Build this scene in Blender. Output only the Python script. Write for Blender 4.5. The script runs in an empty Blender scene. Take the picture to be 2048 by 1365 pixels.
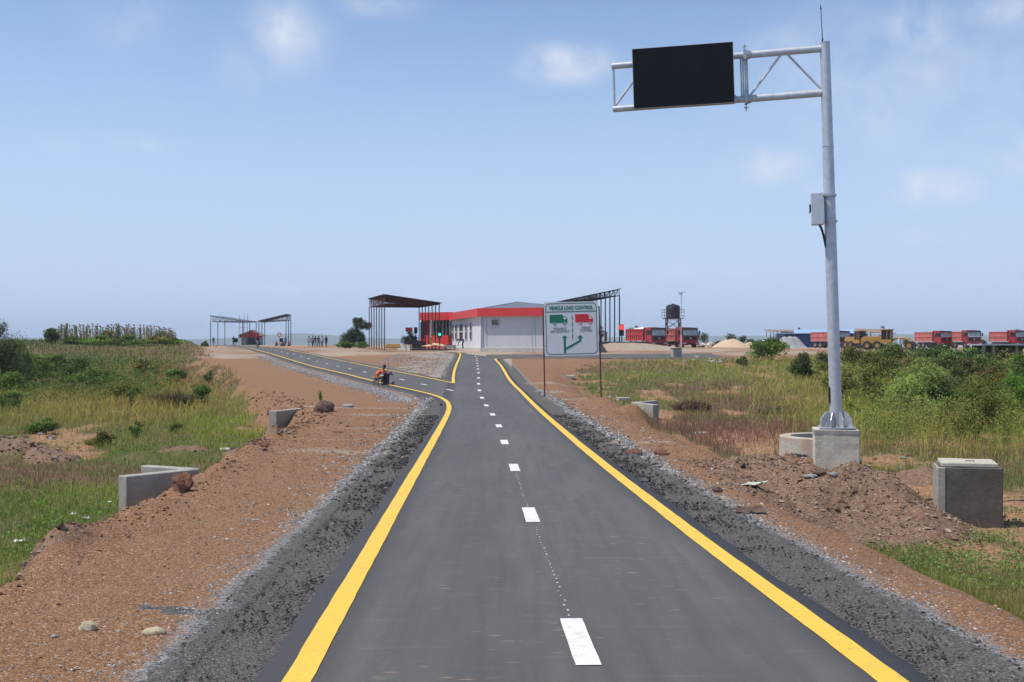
import bpy, bmesh, math, random
import numpy as np
from mathutils import Vector, Matrix, Euler

SC = bpy.context.scene
COL = SC.collection
R = math.radians
rnd = random.Random(7)
rng = np.random.default_rng(11)

# ------------------------------------------------------------------ camera
F = 2400.0           # focal length in photo pixels (2048 wide)
CX, CY = 1024.0, 682.5
EYE = 2.0
cam_d = bpy.data.cameras.new('camera')
cam = bpy.data.objects.new('camera', cam_d)
COL.objects.link(cam)
cam.location = (0, 0, EYE)
cam.rotation_euler = (R(90), 0, 0)
cam_d.sensor_width = 36.0
cam_d.lens = F / 2048 * 36.0
cam_d.clip_start = 0.1
cam_d.clip_end = 30000
SC.camera = cam

# ------------------------------------------------------------------ light
SUN = Vector((-0.43, -0.08, 0.90)).normalized()
sun_d = bpy.data.lights.new('sun', 'SUN')
sun_d.energy = 4.4
sun_d.angle = R(0.5)
sun_d.color = (1.0, 0.945, 0.85)
sun = bpy.data.objects.new('sun', sun_d)
COL.objects.link(sun)
sun.rotation_euler = SUN.to_track_quat('Z', 'Y').to_euler()
sun.location = (-20, -10, 40)

world = bpy.data.worlds.new('World')
SC.world = world
world.use_nodes = True
SC.view_settings.view_transform = 'Standard'
SC.view_settings.look = 'None'
SC.view_settings.exposure = 0.1
SC.view_settings.gamma = 1.0

def build_world():
    nt = world.node_tree
    N, L = nt.nodes, nt.links
    N.clear()
    out = N.new('ShaderNodeOutputWorld')
    bg = N.new('ShaderNodeBackground')
    sky = N.new('ShaderNodeTexSky')
    sky.sky_type = 'NISHITA'
    sky.sun_disc = False
    sky.sun_elevation = math.asin(SUN.z)
    sky.sun_rotation = math.atan2(SUN.x, SUN.y)
    sky.altitude = 300
    sky.air_density = 1.0
    sky.dust_density = 0.7
    sky.ozone_density = 1.8
    bg.inputs['Strength'].default_value = 0.115
    tc = N.new('ShaderNodeTexCoord')
    noise = N.new('ShaderNodeTexNoise')
    noise.inputs['Scale'].default_value = 21; noise.inputs['Distortion'].default_value = .35
    noise.inputs['Detail'].default_value = 10
    noise.inputs['Roughness'].default_value = 0.62
    L.new(tc.outputs['Generated'], noise.inputs['Vector'])
    soft = N.new('ShaderNodeTexNoise')
    soft.inputs['Scale'].default_value = 5
    soft.inputs['Detail'].default_value = 5
    L.new(tc.outputs['Generated'], soft.inputs['Vector'])
    blobs = [(575, 75, 105, 90, .62), (1120, 128, 130, 52, .75), (1530, 328, 110, 52, .7), (1875, 372, 110, 48, .7),
             (1835, 62, 100, 70, .62), (2025, 312, 80, 50, .45), (1640, 375, 60, 30, .25), (560, 580, 90, 20, .3),
             (130, 286, 60, 22, .22), (275, 290, 130, 22, .2), (1365, 540, 60, 26, .3), (1455, 542, 50, 20, .28),
             (910, 556, 60, 26, .2), (755, 8, 110, 35, .35), (250, 35, 120, 80, .25), (2010, 30, 110, 50, .42),
             (1760, 150, 330, 190, .34), (1990, 230, 260, 150, .22), (850, 590, 110, 20, .25), (480, 130, 60, 90, .2),
             (1170, 545, 70, 25, .16), (1860, 470, 120, 25, .18), (1560, 90, 130, 50, .25), (1120, 590, 200, 20, .14)]
    acc = None
    for (px, py, rx, ry, s) in blobs:
        c = Vector(((px - CX) / F, 1, (CY - py) / F)).normalized()
        sub = N.new('ShaderNodeVectorMath'); sub.operation = 'SUBTRACT'
        L.new(tc.outputs['Generated'], sub.inputs[0]); sub.inputs[1].default_value = c
        mul = N.new('ShaderNodeVectorMath'); mul.operation = 'MULTIPLY'
        L.new(sub.outputs[0], mul.inputs[0]); mul.inputs[1].default_value = (F / rx, F / rx * .6, F / ry)
        ln = N.new('ShaderNodeVectorMath'); ln.operation = 'LENGTH'
        L.new(mul.outputs[0], ln.inputs[0])
        mr = N.new('ShaderNodeMapRange'); mr.interpolation_type = 'SMOOTHERSTEP'
        L.new(ln.outputs['Value'], mr.inputs[0])
        mr.inputs[1].default_value = 1.25; mr.inputs[2].default_value = 0.0
        mr.inputs[3].default_value = 0; mr.inputs[4].default_value = s * 1.22
        if acc is None:
            acc = mr.outputs[0]
        else:
            a = N.new('ShaderNodeMath'); a.operation = 'MAXIMUM'
            L.new(acc, a.inputs[0]); L.new(mr.outputs[0], a.inputs[1]); acc = a.outputs[0]
    # mask * noise, soft thresholded
    nm = N.new('ShaderNodeMapRange'); L.new(noise.outputs[0], nm.inputs[0])
    nm.inputs[1].default_value = 0.36; nm.inputs[2].default_value = 0.66
    nm.inputs[3].default_value = 0.14; nm.inputs[4].default_value = 1.0
    m = N.new('ShaderNodeMath'); m.operation = 'MULTIPLY'
    L.new(acc, m.inputs[0]); L.new(nm.outputs[0], m.inputs[1])
    hz = N.new('ShaderNodeMapRange'); L.new(soft.outputs[0], hz.inputs[0])
    hz.inputs[1].default_value = .5; hz.inputs[2].default_value = .8; hz.inputs[3].default_value = 0; hz.inputs[4].default_value = .05
    m2 = N.new('ShaderNodeMath'); m2.operation = 'ADD'; m2.use_clamp = True
    L.new(m.outputs[0], m2.inputs[0]); L.new(hz.outputs[0], m2.inputs[1])
    # tint the clear air a little (dusty blue)
    tint = N.new('ShaderNodeMix'); tint.data_type = 'RGBA'; tint.blend_type = 'MULTIPLY'
    tint.inputs['Factor'].default_value = 1.0
    L.new(sky.outputs[0], tint.inputs['A'])
    tint.inputs['B'].default_value = SKYTINT
    sx = N.new('ShaderNodeSeparateXYZ'); L.new(tc.outputs['Generated'], sx.inputs[0])
    hm = N.new('ShaderNodeMapRange'); hm.interpolation_type = 'SMOOTHSTEP'; L.new(sx.outputs[2], hm.inputs[0])
    hm.inputs[1].default_value = .32; hm.inputs[2].default_value = -.02; hm.inputs[3].default_value = 0.0; hm.inputs[4].default_value = .97
    hmix = N.new('ShaderNodeMix'); hmix.data_type = 'RGBA'; L.new(hm.outputs[0], hmix.inputs['Factor']); L.new(tint.outputs['Result'], hmix.inputs['A']); hmix.inputs['B'].default_value = HORIZON
    tint = hmix
    mix = N.new('ShaderNodeMix'); mix.data_type = 'RGBA'
    L.new(m2.outputs[0], mix.inputs['Factor']); L.new(tint.outputs['Result'], mix.inputs['A'])
    mix.inputs['B'].default_value = (6.3, 6.7, 7.5, 1)
    L.new(mix.outputs['Result'], bg.inputs['Color'])
    L.new(bg.outputs[0], out.inputs[0])
SKYTINT = (1.08, 1.12, 1.22, 1)
HORIZON = (4.3, 5.5, 7.7, 1)
build_world()

# ------------------------------------------------------------------ numeric noise
def _h(ix, iy, seed):
    n = (ix.astype(np.int64) * 374761393 + iy.astype(np.int64) * 668265263 + seed * 1442695041) & 0x7fffffff
    n = (n ^ (n >> 13)) * 1274126177 & 0x7fffffff
    return ((n ^ (n >> 16)) & 0xffff) / 65535.0
def vnoise(x, y, seed=0):
    x = np.asarray(x, float); y = np.asarray(y, float)
    ix = np.floor(x); iy = np.floor(y); fx = x - ix; fy = y - iy
    fx = fx * fx * (3 - 2 * fx); fy = fy * fy * (3 - 2 * fy)
    a = _h(ix, iy, seed); b = _h(ix + 1, iy, seed); c = _h(ix, iy + 1, seed); d = _h(ix + 1, iy + 1, seed)
    return (a * (1 - fx) + b * fx) * (1 - fy) + (c * (1 - fx) + d * fx) * fy
def fbm(x, y, seed=0, o=4):
    s = 0; a = .5; t = 0
    for i in range(o):
        s = s + a * vnoise(x * 2 ** i, y * 2 ** i, seed + i * 17); t += a; a *= .5
    return s / t
def ss(a, b, x):
    t = np.clip((np.asarray(x, float) - a) / (b - a), 0, 1)
    return t * t * (3 - 2 * t)

# ------------------------------------------------------------------ ground heights
PY = [-20, 0, 8.3, 27.3, 40, 46.3, 52.7, 59, 65.3, 71.6, 77.9, 84.3, 90.6, 96.9, 103.3, 109.6, 115.9, 122.3, 128.6, 134.9, 145, 160, 180, 235, 300, 400, 600, 1000, 12000]
PZ = [.2, 0, -.10, -.335, -.49, -.537, -.536, -.47, -.367, -.24, -.103, -.006, .078, .163, .257, .345, .48, .64, .765, .86, .98, 1.06, 1.1, 1.2, .9, -2, -9, -16, -16]
CLY = [0, 5, 10, 15, 20, 29, 36, 41, 44, 58, 70, 84, 100, 130, 200, 260]
CLX = [-3.9, -4.0, -4.3, -4.75, -5.15, -5.85, -6.1, -6.7, -7.5, -12, -16, -20, -25, -34, -52, -68]
CRY = [0, 10, 14, 25, 32, 44, 50, 60, 75, 95, 115]
CRX = [3.55, 3.5, 3.25, 3.8, 3.3, 3.3, 3.5, 2.4, 2.0, 2.4, 8]
FLY = [0, 15, 30, 50, 84, 100, 125, 150, 175, 230, 300, 400, 600, 1000, 12000]
FLZ = [-1.0, -1.0, -1.15, -1.35, -1.15, -.6, .4, 1.45, 1.95, 1.3, 0, -4, -10, -16, -16]
FRY = [0, 15, 30, 55, 70, 85, 100, 112, 125, 160, 300, 400, 600, 1000, 12000]
FRZ = [-.75, -.95, -1.2, -1.25, -.9, -.45, .1, .38, .7, 1.0, .7, -2, -9, -16, -16]
def prof(Y): return np.interp(Y, PY, PZ)
def crestL(Y): return np.interp(Y, CLY, CLX)
def crestR(Y): return np.interp(Y, CRY, CRX)
def G(X, Y, fine=False):
    X = np.asarray(X, float); Y = np.asarray(Y, float)
    road = prof(Y) + np.where(X < 0, .013 * X, 0) * ss(45, 75, Y) * (1 - ss(110, 160, Y))
    cl = crestL(Y); cr = crestR(Y)
    wl = .95 + .006 * Y
    n1 = (fbm(X * .7, Y * .35, 3) - .5)
    l = ss(0, 1, (cl - X) / wl + n1 * .5) * (1 - ss(210, 255, Y))
    r = ss(0, 1, (X - cr) / (2.0 + .006 * Y) + n1 * .4) * (1 - ss(105, 128, Y))
    fl = np.interp(Y, FLY, FLZ) - .35 * ss(0, 14, X + 30) * ss(90, 140, Y) + .25 * (fbm(X * .12, Y * .08, 9) - .5) - 2.5 * ss(-64, -100, X) * ss(90, 160, Y) * 0
    fr = np.interp(Y, FRY, FRZ) + .3 * (fbm(X * .15, Y * .1, 5) - .5) * ss(10, 25, Y)
    z = road * (1 - l - r) + fl * l + fr * r
    # earth mound the gantry block stands on
    mx = ss(2.9, 4.6, X) * (1 - ss(6.2, 7.6, X)); my = ss(16.9, 20.3, Y) * (1 - ss(23.2, 24.5, Y))
    mt = np.clip(mx * my, 0, 1)
    z = z * (1 - mt) + (-.27 - .0 * Y) * mt
    z = z + .12 * np.exp(-((X - 5.3) ** 2 / .8 + (Y - 19.9) ** 2 / 1.6)) * mt
    # raised ramp under the right canopy and platform by the station
    z = z + .85 * ss(8, 12, X) * (1 - ss(14, 23, X)) * ss(127, 141, Y) * (1 - ss(170, 180, Y))
    z = z - .42 * ss(36, 50, X) * ss(110, 145, Y) * (1 - ss(330, 400, Y))
    if fine:
        off = np.clip(l + r, 0, 1)
        rough = (.02 + .07 * off + .10 * mt) * np.clip(Y / 12, .5, 3)
        z = z + rough * (fbm(X * 2.1, Y * 1.6, 21, 5) - .5)
        z = z + mt * (.10 * (fbm(X * 7, Y * 6, 31, 3) - .5) + .30 * (fbm(X * 1.9, Y * 1.7, 37, 3) - .5))
        # eroded bank on the left shoulder and spoil heaps
        bank = np.exp(-((crestL(Y) - X - .3) / 1.0) ** 2) * (1 - ss(120, 180, Y)) * ss(4, 15, Y)
        z = z + bank * .28 * (fbm(X * 1.7, Y * 1.3, 77, 4) - .45)
        for (hx, hy, rr, hh) in HEAPS:
            q = np.exp(-((X - hx) ** 2 + ((Y - hy) * .75) ** 2) / rr ** 2)
            z = z + hh * q * (.6 + .9 * fbm(X * 3, Y * 3, 41, 4))
    return z
HEAPS = [(4.75, 45.6, .55, .42), (-13.2, 32, 1.0, .42), (-14.6, 33.5, 1.2, .5), (-11.9, 31, .7, .25), (-9.6, 34, .8, .22), (-7.2, 33.3, .9, .25), (-8.8, 33.5, .5, .2), (-5.9, 29.6, .5, .2),
         (8.6, 26, .7, .25), (9.8, 26.6, 1.0, .25), (7.6, 26.5, .4, .25), (4.4, 52, .8, .2),
         (-4.9, 12.5, .45, .18), (-5.4, 13.4, .4, .16), (-36, 120, 3, .35), (-33, 121, 2.5, .25), (4.4, 62, 1.0, .2)]
def Gf(X, Y): return float(G(X, Y, True))
def hit(px, py, fine=False):
    a = (px - CX) / F; b = (CY - py) / F
    Ys = np.exp(np.linspace(math.log(4), math.log(600), 4000))
    d = EYE + b * Ys - G(a * Ys, Ys, fine)
    i = np.argmax(d < 0)
    if not (d < 0).any(): i = len(Ys) - 1
    Y = Ys[i]
    return (a * Y, float(Y), float(G(a * Y, Y, fine)))
def at(px, py, Y):
    return Vector(((px - CX) / F * Y, Y, EYE + (CY - py) / F * Y))

# ------------------------------------------------------------------ object helpers
def tag(o, label=None, cat=None, group=None, kind=None):
    if label: o['label'] = label
    if cat: o['category'] = cat
    if group: o['group'] = group
    if kind: o['kind'] = kind
    return o
def thing(name, label, cat, loc=(0, 0, 0), rz=0, group=None):
    o = bpy.data.objects.new(name, None)
    o.empty_display_size = .2
    COL.objects.link(o); o.location = loc; o.rotation_euler = (0, 0, rz)
    return tag(o, label, cat, group)
def copy_tree(o, parent=None):
    c = o.copy(); COL.objects.link(c); c.parent = parent
    for ch in [k for k in KIDS.get(o.name, [])]:
        copy_tree(ch, c)
    KIDS.setdefault(c.name, [])
    if parent is not None: KIDS.setdefault(parent.name, []).append(c)
    return c
KIDS = {}

class MB:
    def __init__(s): s.v = []; s.f = []; s.sm = []
    def add(s, vs, fs, smooth=False):
        n = len(s.v); s.v.extend([tuple(p) for p in vs])
        s.f.extend([tuple(i + n for i in f) for f in fs]); s.sm.extend([smooth] * len(fs)); return s
    def box(s, c, size, rot=None, taper=None):
        hx, hy, hz = size[0] / 2, size[1] / 2, size[2] / 2
        vs = []
        for z in (-hz, hz):
            k = taper if (taper and z > 0) else 1
            for x, y in ((-hx, -hy), (hx, -hy), (hx, hy), (-hx, hy)):
                vs.append(Vector((x * k, y * k, z)))
        if rot is not None:
            m = rot if isinstance(rot, Matrix) else Euler(rot).to_matrix()
            vs = [m @ v for v in vs]
        vs = [v + Vector(c) for v in vs]
        return s.add(vs, [(0, 3, 2, 1), (4, 5, 6, 7), (0, 1, 5, 4), (1, 2, 6, 5), (2, 3, 7, 6), (3, 0, 4, 7)])
    def bbox(s, x0, x1, y0, y1, z0, z1):
        return s.box(((x0 + x1) / 2, (y0 + y1) / 2, (z0 + z1) / 2), (x1 - x0, y1 - y0, z1 - z0))
    def cyl(s, p0, p1, r0, r1=None, n=12, cap=True):
        if r1 is None: r1 = r0
        p0, p1 = Vector(p0), Vector(p1)
        d = (p1 - p0).normalized()
        u = d.orthogonal().normalized(); w = d.cross(u)
        vs = []
        for p, r in ((p0, r0), (p1, r1)):
            for i in range(n):
                a = 2 * math.pi * i / n
                vs.append(p + (u * math.cos(a) + w * math.sin(a)) * r)
        s.add(vs, [(i, (i + 1) % n, n + (i + 1) % n, n + i) for i in range(n)], True)
        if cap:
            s.add(vs[:n], [tuple(range(n))[::-1]]); s.add(vs[n:], [tuple(range(n))])
        return s
    def tube(s, pts, r, n=8):
        for a, b in zip(pts[:-1], pts[1:]): s.cyl(a, b, r, r, n)
        return s
    def lathe(s, prof_, c=(0, 0, 0), n=24, a0=0, a1=2 * math.pi, close=True):
        m = len(prof_); vs = []; fs = []
        full = abs(a1 - a0 - 2 * math.pi) < 1e-6
        k = n if full else n + 1
        for i in range(k):
            a = a0 + (a1 - a0) * i / n
            for (r, z) in prof_: vs.append((c[0] + r * math.cos(a), c[1] + r * math.sin(a), c[2] + z))
        for i in range(n):
            j = (i + 1) % k
            for q in range(m - 1):
                fs.append((i * m + q, j * m + q, j * m + q + 1, i * m + q + 1))
        return s.add(vs, fs, True)
    def prism(s, poly, z0, z1, axis='z', m=None):
        n = len(poly)
        def P(p, z):
            v = {'z': (p[0], p[1], z), 'y': (p[0], z, p[1]), 'x': (z, p[0], p[1])}[axis]
            return (m @ Vector(v)) if m else Vector(v)
        vs = [P(p, z0) for p in poly] + [P(p, z1) for p in poly]
        fs = [tuple(range(n))[::-1], tuple(range(n, 2 * n))] + [(i, (i + 1) % n, n + (i + 1) % n, n + i) for i in range(n)]
        return s.add(vs, fs)
    def blob(s, c, r, seed=0, amp=.25, sub=2):
        bm = bmesh.new(); bmesh.ops.create_icosphere(bm, subdivisions=sub, radius=1)
        q = random.Random(seed); o1, o2 = q.random() * 99, q.random() * 99
        vs = []
        for v in bm.verts:
            k = 1 + amp * 2 * (float(vnoise(v.co.x * 1.7 + o1 + v.co.z, v.co.y * 1.7 + o2 - v.co.z * .8)) - .5) + amp * .7 * (float(vnoise(v.co.x * 4 + o2 + v.co.z * 3, v.co.y * 4 + o1)) - .5)
            vs.append((c[0] + v.co.x * r[0] * k, c[1] + v.co.y * r[1] * k, c[2] + v.co.z * r[2] * k))
        fs = [tuple(v.index for v in f.verts) for f in bm.faces]
        bm.free()
        return s.add(vs, fs)
    def build(s, name, mat, parent=None, loc=None, bevel=0, label=None, fixn=True):
        me = bpy.data.meshes.new(name)
        me.from_pydata(s.v, [], s.f)
        me.polygons.foreach_set('use_smooth', s.sm)
        if fixn:
            bm = bmesh.new(); bm.from_mesh(me)
            bmesh.ops.remove_doubles(bm, verts=bm.verts, dist=1e-5)
            bmesh.ops.recalc_face_normals(bm, faces=bm.faces)
            if bevel: bmesh.ops.bevel(bm, geom=bm.edges[:], offset=bevel, segments=2, affect='EDGES', profile=.6)
            bm.to_mesh(me); bm.free()
        me.update()
        if any(s.sm): me.set_sharp_from_angle(angle=R(42))
        me.materials.append(mat)
        o = bpy.data.objects.new(name, me); COL.objects.link(o)
        if parent is not None:
            o.parent = parent; KIDS.setdefault(parent.name, []).append(o)
        if loc is not None: o.location = loc
        if label: o['label'] = label
        return o

def np_mesh(name, V, FA, mat, parent=None, attrs=None, cols=None, smooth=False, per=3):
    """V (n,3), FA (m,per) -> mesh object, fast"""
    me = bpy.data.meshes.new(name)
    me.vertices.add(len(V)); me.vertices.foreach_set('co', np.ascontiguousarray(V, dtype=np.float32).ravel())
    m = len(FA)
    me.loops.add(m * per); me.loops.foreach_set('vertex_index', np.ascontiguousarray(FA, dtype=np.int32).ravel())
    me.polygons.add(m)
    me.polygons.foreach_set('loop_start', np.arange(m, dtype=np.int32) * per)
    me.polygons.foreach_set('loop_total', np.full(m, per, dtype=np.int32))
    me.polygons.foreach_set('use_smooth', np.full(m, smooth))
    me.update(calc_edges=True)
    for k, a in (attrs or {}).items():
        at_ = me.attributes.new(k, 'FLOAT', 'POINT'); at_.data.foreach_set('value', np.ascontiguousarray(a, dtype=np.float32))
    if cols is not None:
        ca = me.attributes.new('col', 'FLOAT_COLOR', 'POINT')
        c4 = np.ones((len(V), 4), dtype=np.float32); c4[:, :3] = cols
        ca.data.foreach_set('color', c4.ravel())
    me.materials.append(mat)
    o = bpy.data.objects.new(name, me); COL.objects.link(o)
    if parent is not None:
        o.parent = parent; KIDS.setdefault(parent.name, []).append(o)
    return o

# ------------------------------------------------------------------ materials
class NB:
    """tiny node builder"""
    def __init__(s, name):
        s.m = bpy.data.materials.new(name); s.m.use_nodes = True
        s.nt = s.m.node_tree; s.N = s.nt.nodes; s.L = s.nt.links
        s.p = s.N['Principled BSDF']; s.out = s.N['Material Output']
        s.geo = None
    def pos(s, obj=False):
        if obj: return s.N.new('ShaderNodeTexCoord').outputs['Object']
        if s.geo is None: s.geo = s.N.new('ShaderNodeNewGeometry')
        return s.geo.outputs['Position']
    def attr(s, n, color=False):
        a = s.N.new('ShaderNodeAttribute'); a.attribute_name = n
        return a.outputs['Color'] if color else a.outputs['Fac']
    def noise(s, scale, detail=4, vec=None, rough=.55, dim=None):
        n = s.N.new('ShaderNodeTexNoise'); n.inputs['Scale'].default_value = scale
        n.inputs['Detail'].default_value = detail; n.inputs['Roughness'].default_value = rough
        s.L.new(vec if vec is not None else s.pos(), n.inputs['Vector']); return n.outputs[0]
    def vor(s, scale, vec=None, out='Color', feature='F1'):
        n = s.N.new('ShaderNodeTexVoronoi'); n.inputs['Scale'].default_value = scale; n.feature = feature
        s.L.new(vec if vec is not None else s.pos(), n.inputs['Vector']); return n.outputs[out]
    def map(s, v, a, b, c=0., d=1., smooth=False):
        n = s.N.new('ShaderNodeMapRange')
        if smooth: n.interpolation_type = 'SMOOTHSTEP'
        s.set(n.inputs[0], v)
        for i, q in enumerate((a, b, c, d)): s.set(n.inputs[i + 1], q)
        return n.outputs[0]
    def set(s, inp, v):
        if hasattr(v, 'is_linked') or hasattr(v, 'links'): s.L.new(v, inp)
        elif isinstance(v, tuple) and len(v) == 3: inp.default_value = (*v, 1) if len(inp.default_value) == 4 else v
        else: inp.default_value = v
    def math(s, op, a, b=0., clamp=False):
        n = s.N.new('ShaderNodeMath'); n.operation = op; n.use_clamp = clamp
        s.set(n.inputs[0], a); s.set(n.inputs[1], b); return n.outputs[0]
    def mix(s, f, a, b, blend='MIX'):
        n = s.N.new('ShaderNodeMix'); n.data_type = 'RGBA'; n.blend_type = blend
        s.set(n.inputs['Factor'], f); s.set(n.inputs['A'], a); s.set(n.inputs['B'], b)
        return n.outputs['Result']
    def scalevec(s, v, k):
        n = s.N.new('ShaderNodeVectorMath'); n.operation = 'MULTIPLY'; s.L.new(v, n.inputs[0]); n.inputs[1].default_value = k
        return n.outputs[0]
    def bump(s, h, strength=.5, dist=.02):
        n = s.N.new('ShaderNodeBump'); n.inputs['Strength'].default_value = strength; n.inputs['Distance'].default_value = dist
        s.L.new(h, n.inputs['Height']); s.L.new(n.outputs[0], s.p.inputs['Normal'])
    def done(s, col=None, rough=.8, metal=0., spec=.5):
        if col is not None: s.set(s.p.inputs['Base Color'], col)
        s.set(s.p.inputs['Roughness'], rough); s.p.inputs['Metallic'].default_value = metal
        s.p.inputs['Specular IOR Level'].default_value = spec
        return s.m
def simple(name, col, rough=.6, metal=0., var=.15, scale=3., dirt=None, dirt_amt=.3, bump=0., spec=.5):
    b = NB(name); v = b.pos(True)
    n = b.noise(scale, 6, v)
    dark = tuple(c * (1 - var) for c in col); light = tuple(min(1, c * (1 + var)) for c in col)
    c = b.mix(b.map(n, .3, .7), dark, light)
    if dirt:
        n2 = b.noise(scale * 2.3, 8, v, .7)
        c = b.mix(b.map(n2, .48, .75, 0, dirt_amt), c, dirt)
    if bump: b.bump(b.noise(scale * 12, 4, v), bump, .01)
    return b.done(c, rough, metal, spec)

M = {}
M['galv'] = (lambda b: b.done(b.mix(b.map(b.noise(9, 6, b.pos(True)), .3, .7), (.40, .42, .44), (.54, .56, .58)), b.map(b.noise(14, 3, b.pos(True)), .3, .7, .38, .55), .35))(NB('galvanised_steel'))
M['galv_dull'] = simple('dull_galvanised', (.42, .44, .46), .45, .55, .15, 6, (.2, .21, .22), .3)
def led():
    b = NB('dark_led_screen'); v = b.pos(True)
    s_ = b.N.new('ShaderNodeSeparateXYZ'); b.L.new(v, s_.inputs[0])
    g = None
    for k in (0, 2):
        w = b.math('FRACT', b.math('MULTIPLY', s_.outputs[k], 6.25)); e = b.map(b.math('ABSOLUTE', b.math('SUBTRACT', w, .5)), .47, .485)
        g = e if g is None else b.math('MAXIMUM', g, e)
    return b.done(b.mix(g, b.mix(b.noise(2, 3, v), (.0045, .0055, .0075), (.008, .009, .011)), (.0025, .003, .004)), .6, 0, .15)
M['screen'] = led()
M['steel_edge'] = simple('panel_casing', (.35, .36, .37), .45, .5, .1)
M['boxgrey'] = simple('cabinet_paint', (.52, .54, .56), .4, .1, .05, 4, (.3, .3, .3), .2)
M['black'] = simple('black_plastic', (.014, .014, .015), .5, 0, .2)
M['rubber'] = simple('tyre_rubber', (.022, .021, .02), .85, 0, .25, 5, (.18, .12, .08), .5)
M['signwhite'] = simple('sign_white', (.66, .68, .70), .35, 0, .03, 2, (.45, .45, .44), .15)
M['signgreen'] = simple('sign_green', (.0, .17, .09), .4, 0, .05)
M['signred'] = simple('sign_red', (.62, .02, .03), .4, 0, .05)
M['signtext'] = simple('sign_lettering', (.06, .12, .10), .5, 0, .05)
M['postmaroon'] = simple('maroon_paint', (.14, .022, .022), .5, .2, .2, 5, (.08, .03, .02), .4)
M['darkred'] = simple('dark_red_steel', (.085, .028, .026), .6, .1, .25, 2, (.03, .02, .02), .4)
M['darksteel'] = simple('dark_steel', (.035, .04, .055), .6, .2, .25, 2, (.09, .04, .03), .4)
M['sheet'] = simple('grey_roof_sheet', (.17, .18, .20), .5, .2, .15, 1.5, (.1, .1, .1), .3)
M['fascia'] = simple('red_fascia', (.62, .035, .032), .45, 0, .06, 1.0, (.4, .05, .04), .2)
M['wallwhite_shaded'] = (lambda b: b.done(b.mix(b.map(b.noise(2.2, 7, b.scalevec(b.pos(True), (1, 1, .25))), .4, .8, 0, .35), (.53, .54, .56), (.42, .41, .39)), .7))(NB('shaded_white_wall_panel'))  # white panel with the front wall's shade put into its greyer base, plus streaks
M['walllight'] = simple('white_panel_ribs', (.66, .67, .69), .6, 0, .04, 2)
M['roofgrey'] = simple('hipped_roof_sheet', (.16, .17, .19), .45, .3, .12, 1)
M['glass'] = simple('dark_window_glass', (.014, .017, .02), .3, 0, .1, 1, spec=.3)
M['frame'] = simple('window_frame', (.5, .51, .52), .5, .1, .05)
M['plinth'] = simple('pale_concrete', (.48, .45, .40), .8, 0, .12, 3, (.3, .25, .2), .4)
M['yellowpaint'] = simple('machine_yellow', (.40, .22, .035), .45, 0, .12, 2, (.3, .2, .1), .45)
M['truckred'] = simple('truck_red', (.33, .02, .03), .35, 0, .15, 1.5, (.32, .12, .08), .35)
M['bedcoral'] = simple('faded_coral_bed', (.55, .17, .145), .6, 0, .15, 1.5, (.5, .25, .18), .4)
M['bedred'] = simple('red_tipper_bed', (.46, .055, .06), .55, 0, .15, 1.5, (.5, .2, .15), .35)
M['windscreen'] = simple('windscreen_glass', (.34, .40, .40), .18, 0, .25, 1, spec=.9)
M['chassis'] = simple('chassis_black', (.03, .028, .027), .7, 0, .3, 3, (.2, .13, .09), .4)
M['rim'] = simple('wheel_rim', (.28, .20, .18), .6, .2, .2, 6)
M['tarp'] = simple('white_tarpaulin', (.68, .66, .62), .8, 0, .08, 2)
M['tank'] = simple('black_tank', (.022, .023, .027), .4, 0, .2, 2, (.1, .08, .07), .25)
M['blueshed'] = simple('blue_sheet_wall', (.03, .09, .24), .55, 0, .12, 1)
M['blueroof'] = simple('pale_blue_roof', (.30, .46, .66), .45, .1, .12, .6, (.45, .5, .55), .4)
M['rustroof'] = simple('rusty_roof', (.24, .17, .13), .75, 0, .25, 1, (.4, .3, .22), .5)
M['wood'] = simple('weathered_wood', (.22, .17, .12), .8, 0, .25, 5)
M['bark'] = simple('bark', (.09, .065, .045), .9, 0, .3, 9, bump=.4)
M['redkiosk'] = simple('kiosk_red', (.36, .03, .035), .6, 0, .12)
M['kioskgrey'] = simple('kiosk_grey', (.36, .38, .40), .7, 0, .1)
M['lampgreen'] = None
def emis(name, col, e):
    b = NB(name); b.done(tuple(col), .4)
    b.set(b.p.inputs['Emission Color'], tuple(col)); b.p.inputs['Emission Strength'].default_value = e
    return b.m
M['lampgreen'] = emis('lit_green_lamp', (.05, .9, .6), 1.5)
M['lampred'] = emis('lit_red_lamp', (.9, .04, .03), 1.6)
def concrete(name, col, stain, amt=.5, streak=True, edge=None):
    b = NB(name); v = b.pos(True)
    n = b.noise(2.3, 8, v, .62); n3 = b.noise(26, 5, v, .65)
    c = b.mix(b.map(n3, .3, .7), tuple(k * .85 for k in col), tuple(k * 1.12 for k in col))
    c = b.mix(b.map(n, .42, .68, 0, amt), c, stain)
    if streak:
        w = b.noise(5, 5, b.scalevec(v, (1, 1, 7)), .6)
        c = b.mix(b.map(w, .5, .75, 0, amt * .6), c, tuple(k * .7 for k in stain))
    pit = b.vor(38, v, 'Distance')
    c = b.mix(b.map(pit, .0, .16, .45, 0), c, tuple(k * .35 for k in col))
    b.bump(b.math('ADD', n3, b.math('MULTIPLY', n, 1.5)), .5, .012)
    return b.done(c, .88, 0, .3)
M['conc'] = concrete('grey_concrete', (.36, .34, .30), (.23, .20, .165), .5)
M['conc_light'] = concrete('light_concrete', (.58, .53, .43), (.34, .27, .19), .45)
M['conc_dark'] = concrete('dark_render_concrete', (.095, .080, .064), (.17, .15, .13), .7)
M['conc_lid'] = concrete('pale_lid_concrete', (.46, .43, .36), (.33, .28, .2), .4, False)
M['conc_stain'] = concrete('earth_stained_concrete', (.43, .40, .34), (.36, .20, .11), .75)
# ------------------------------------------------------------------ road geometry in plan
def pl(pts): return [hit(x, y)[:2] for x, y in pts]
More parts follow.
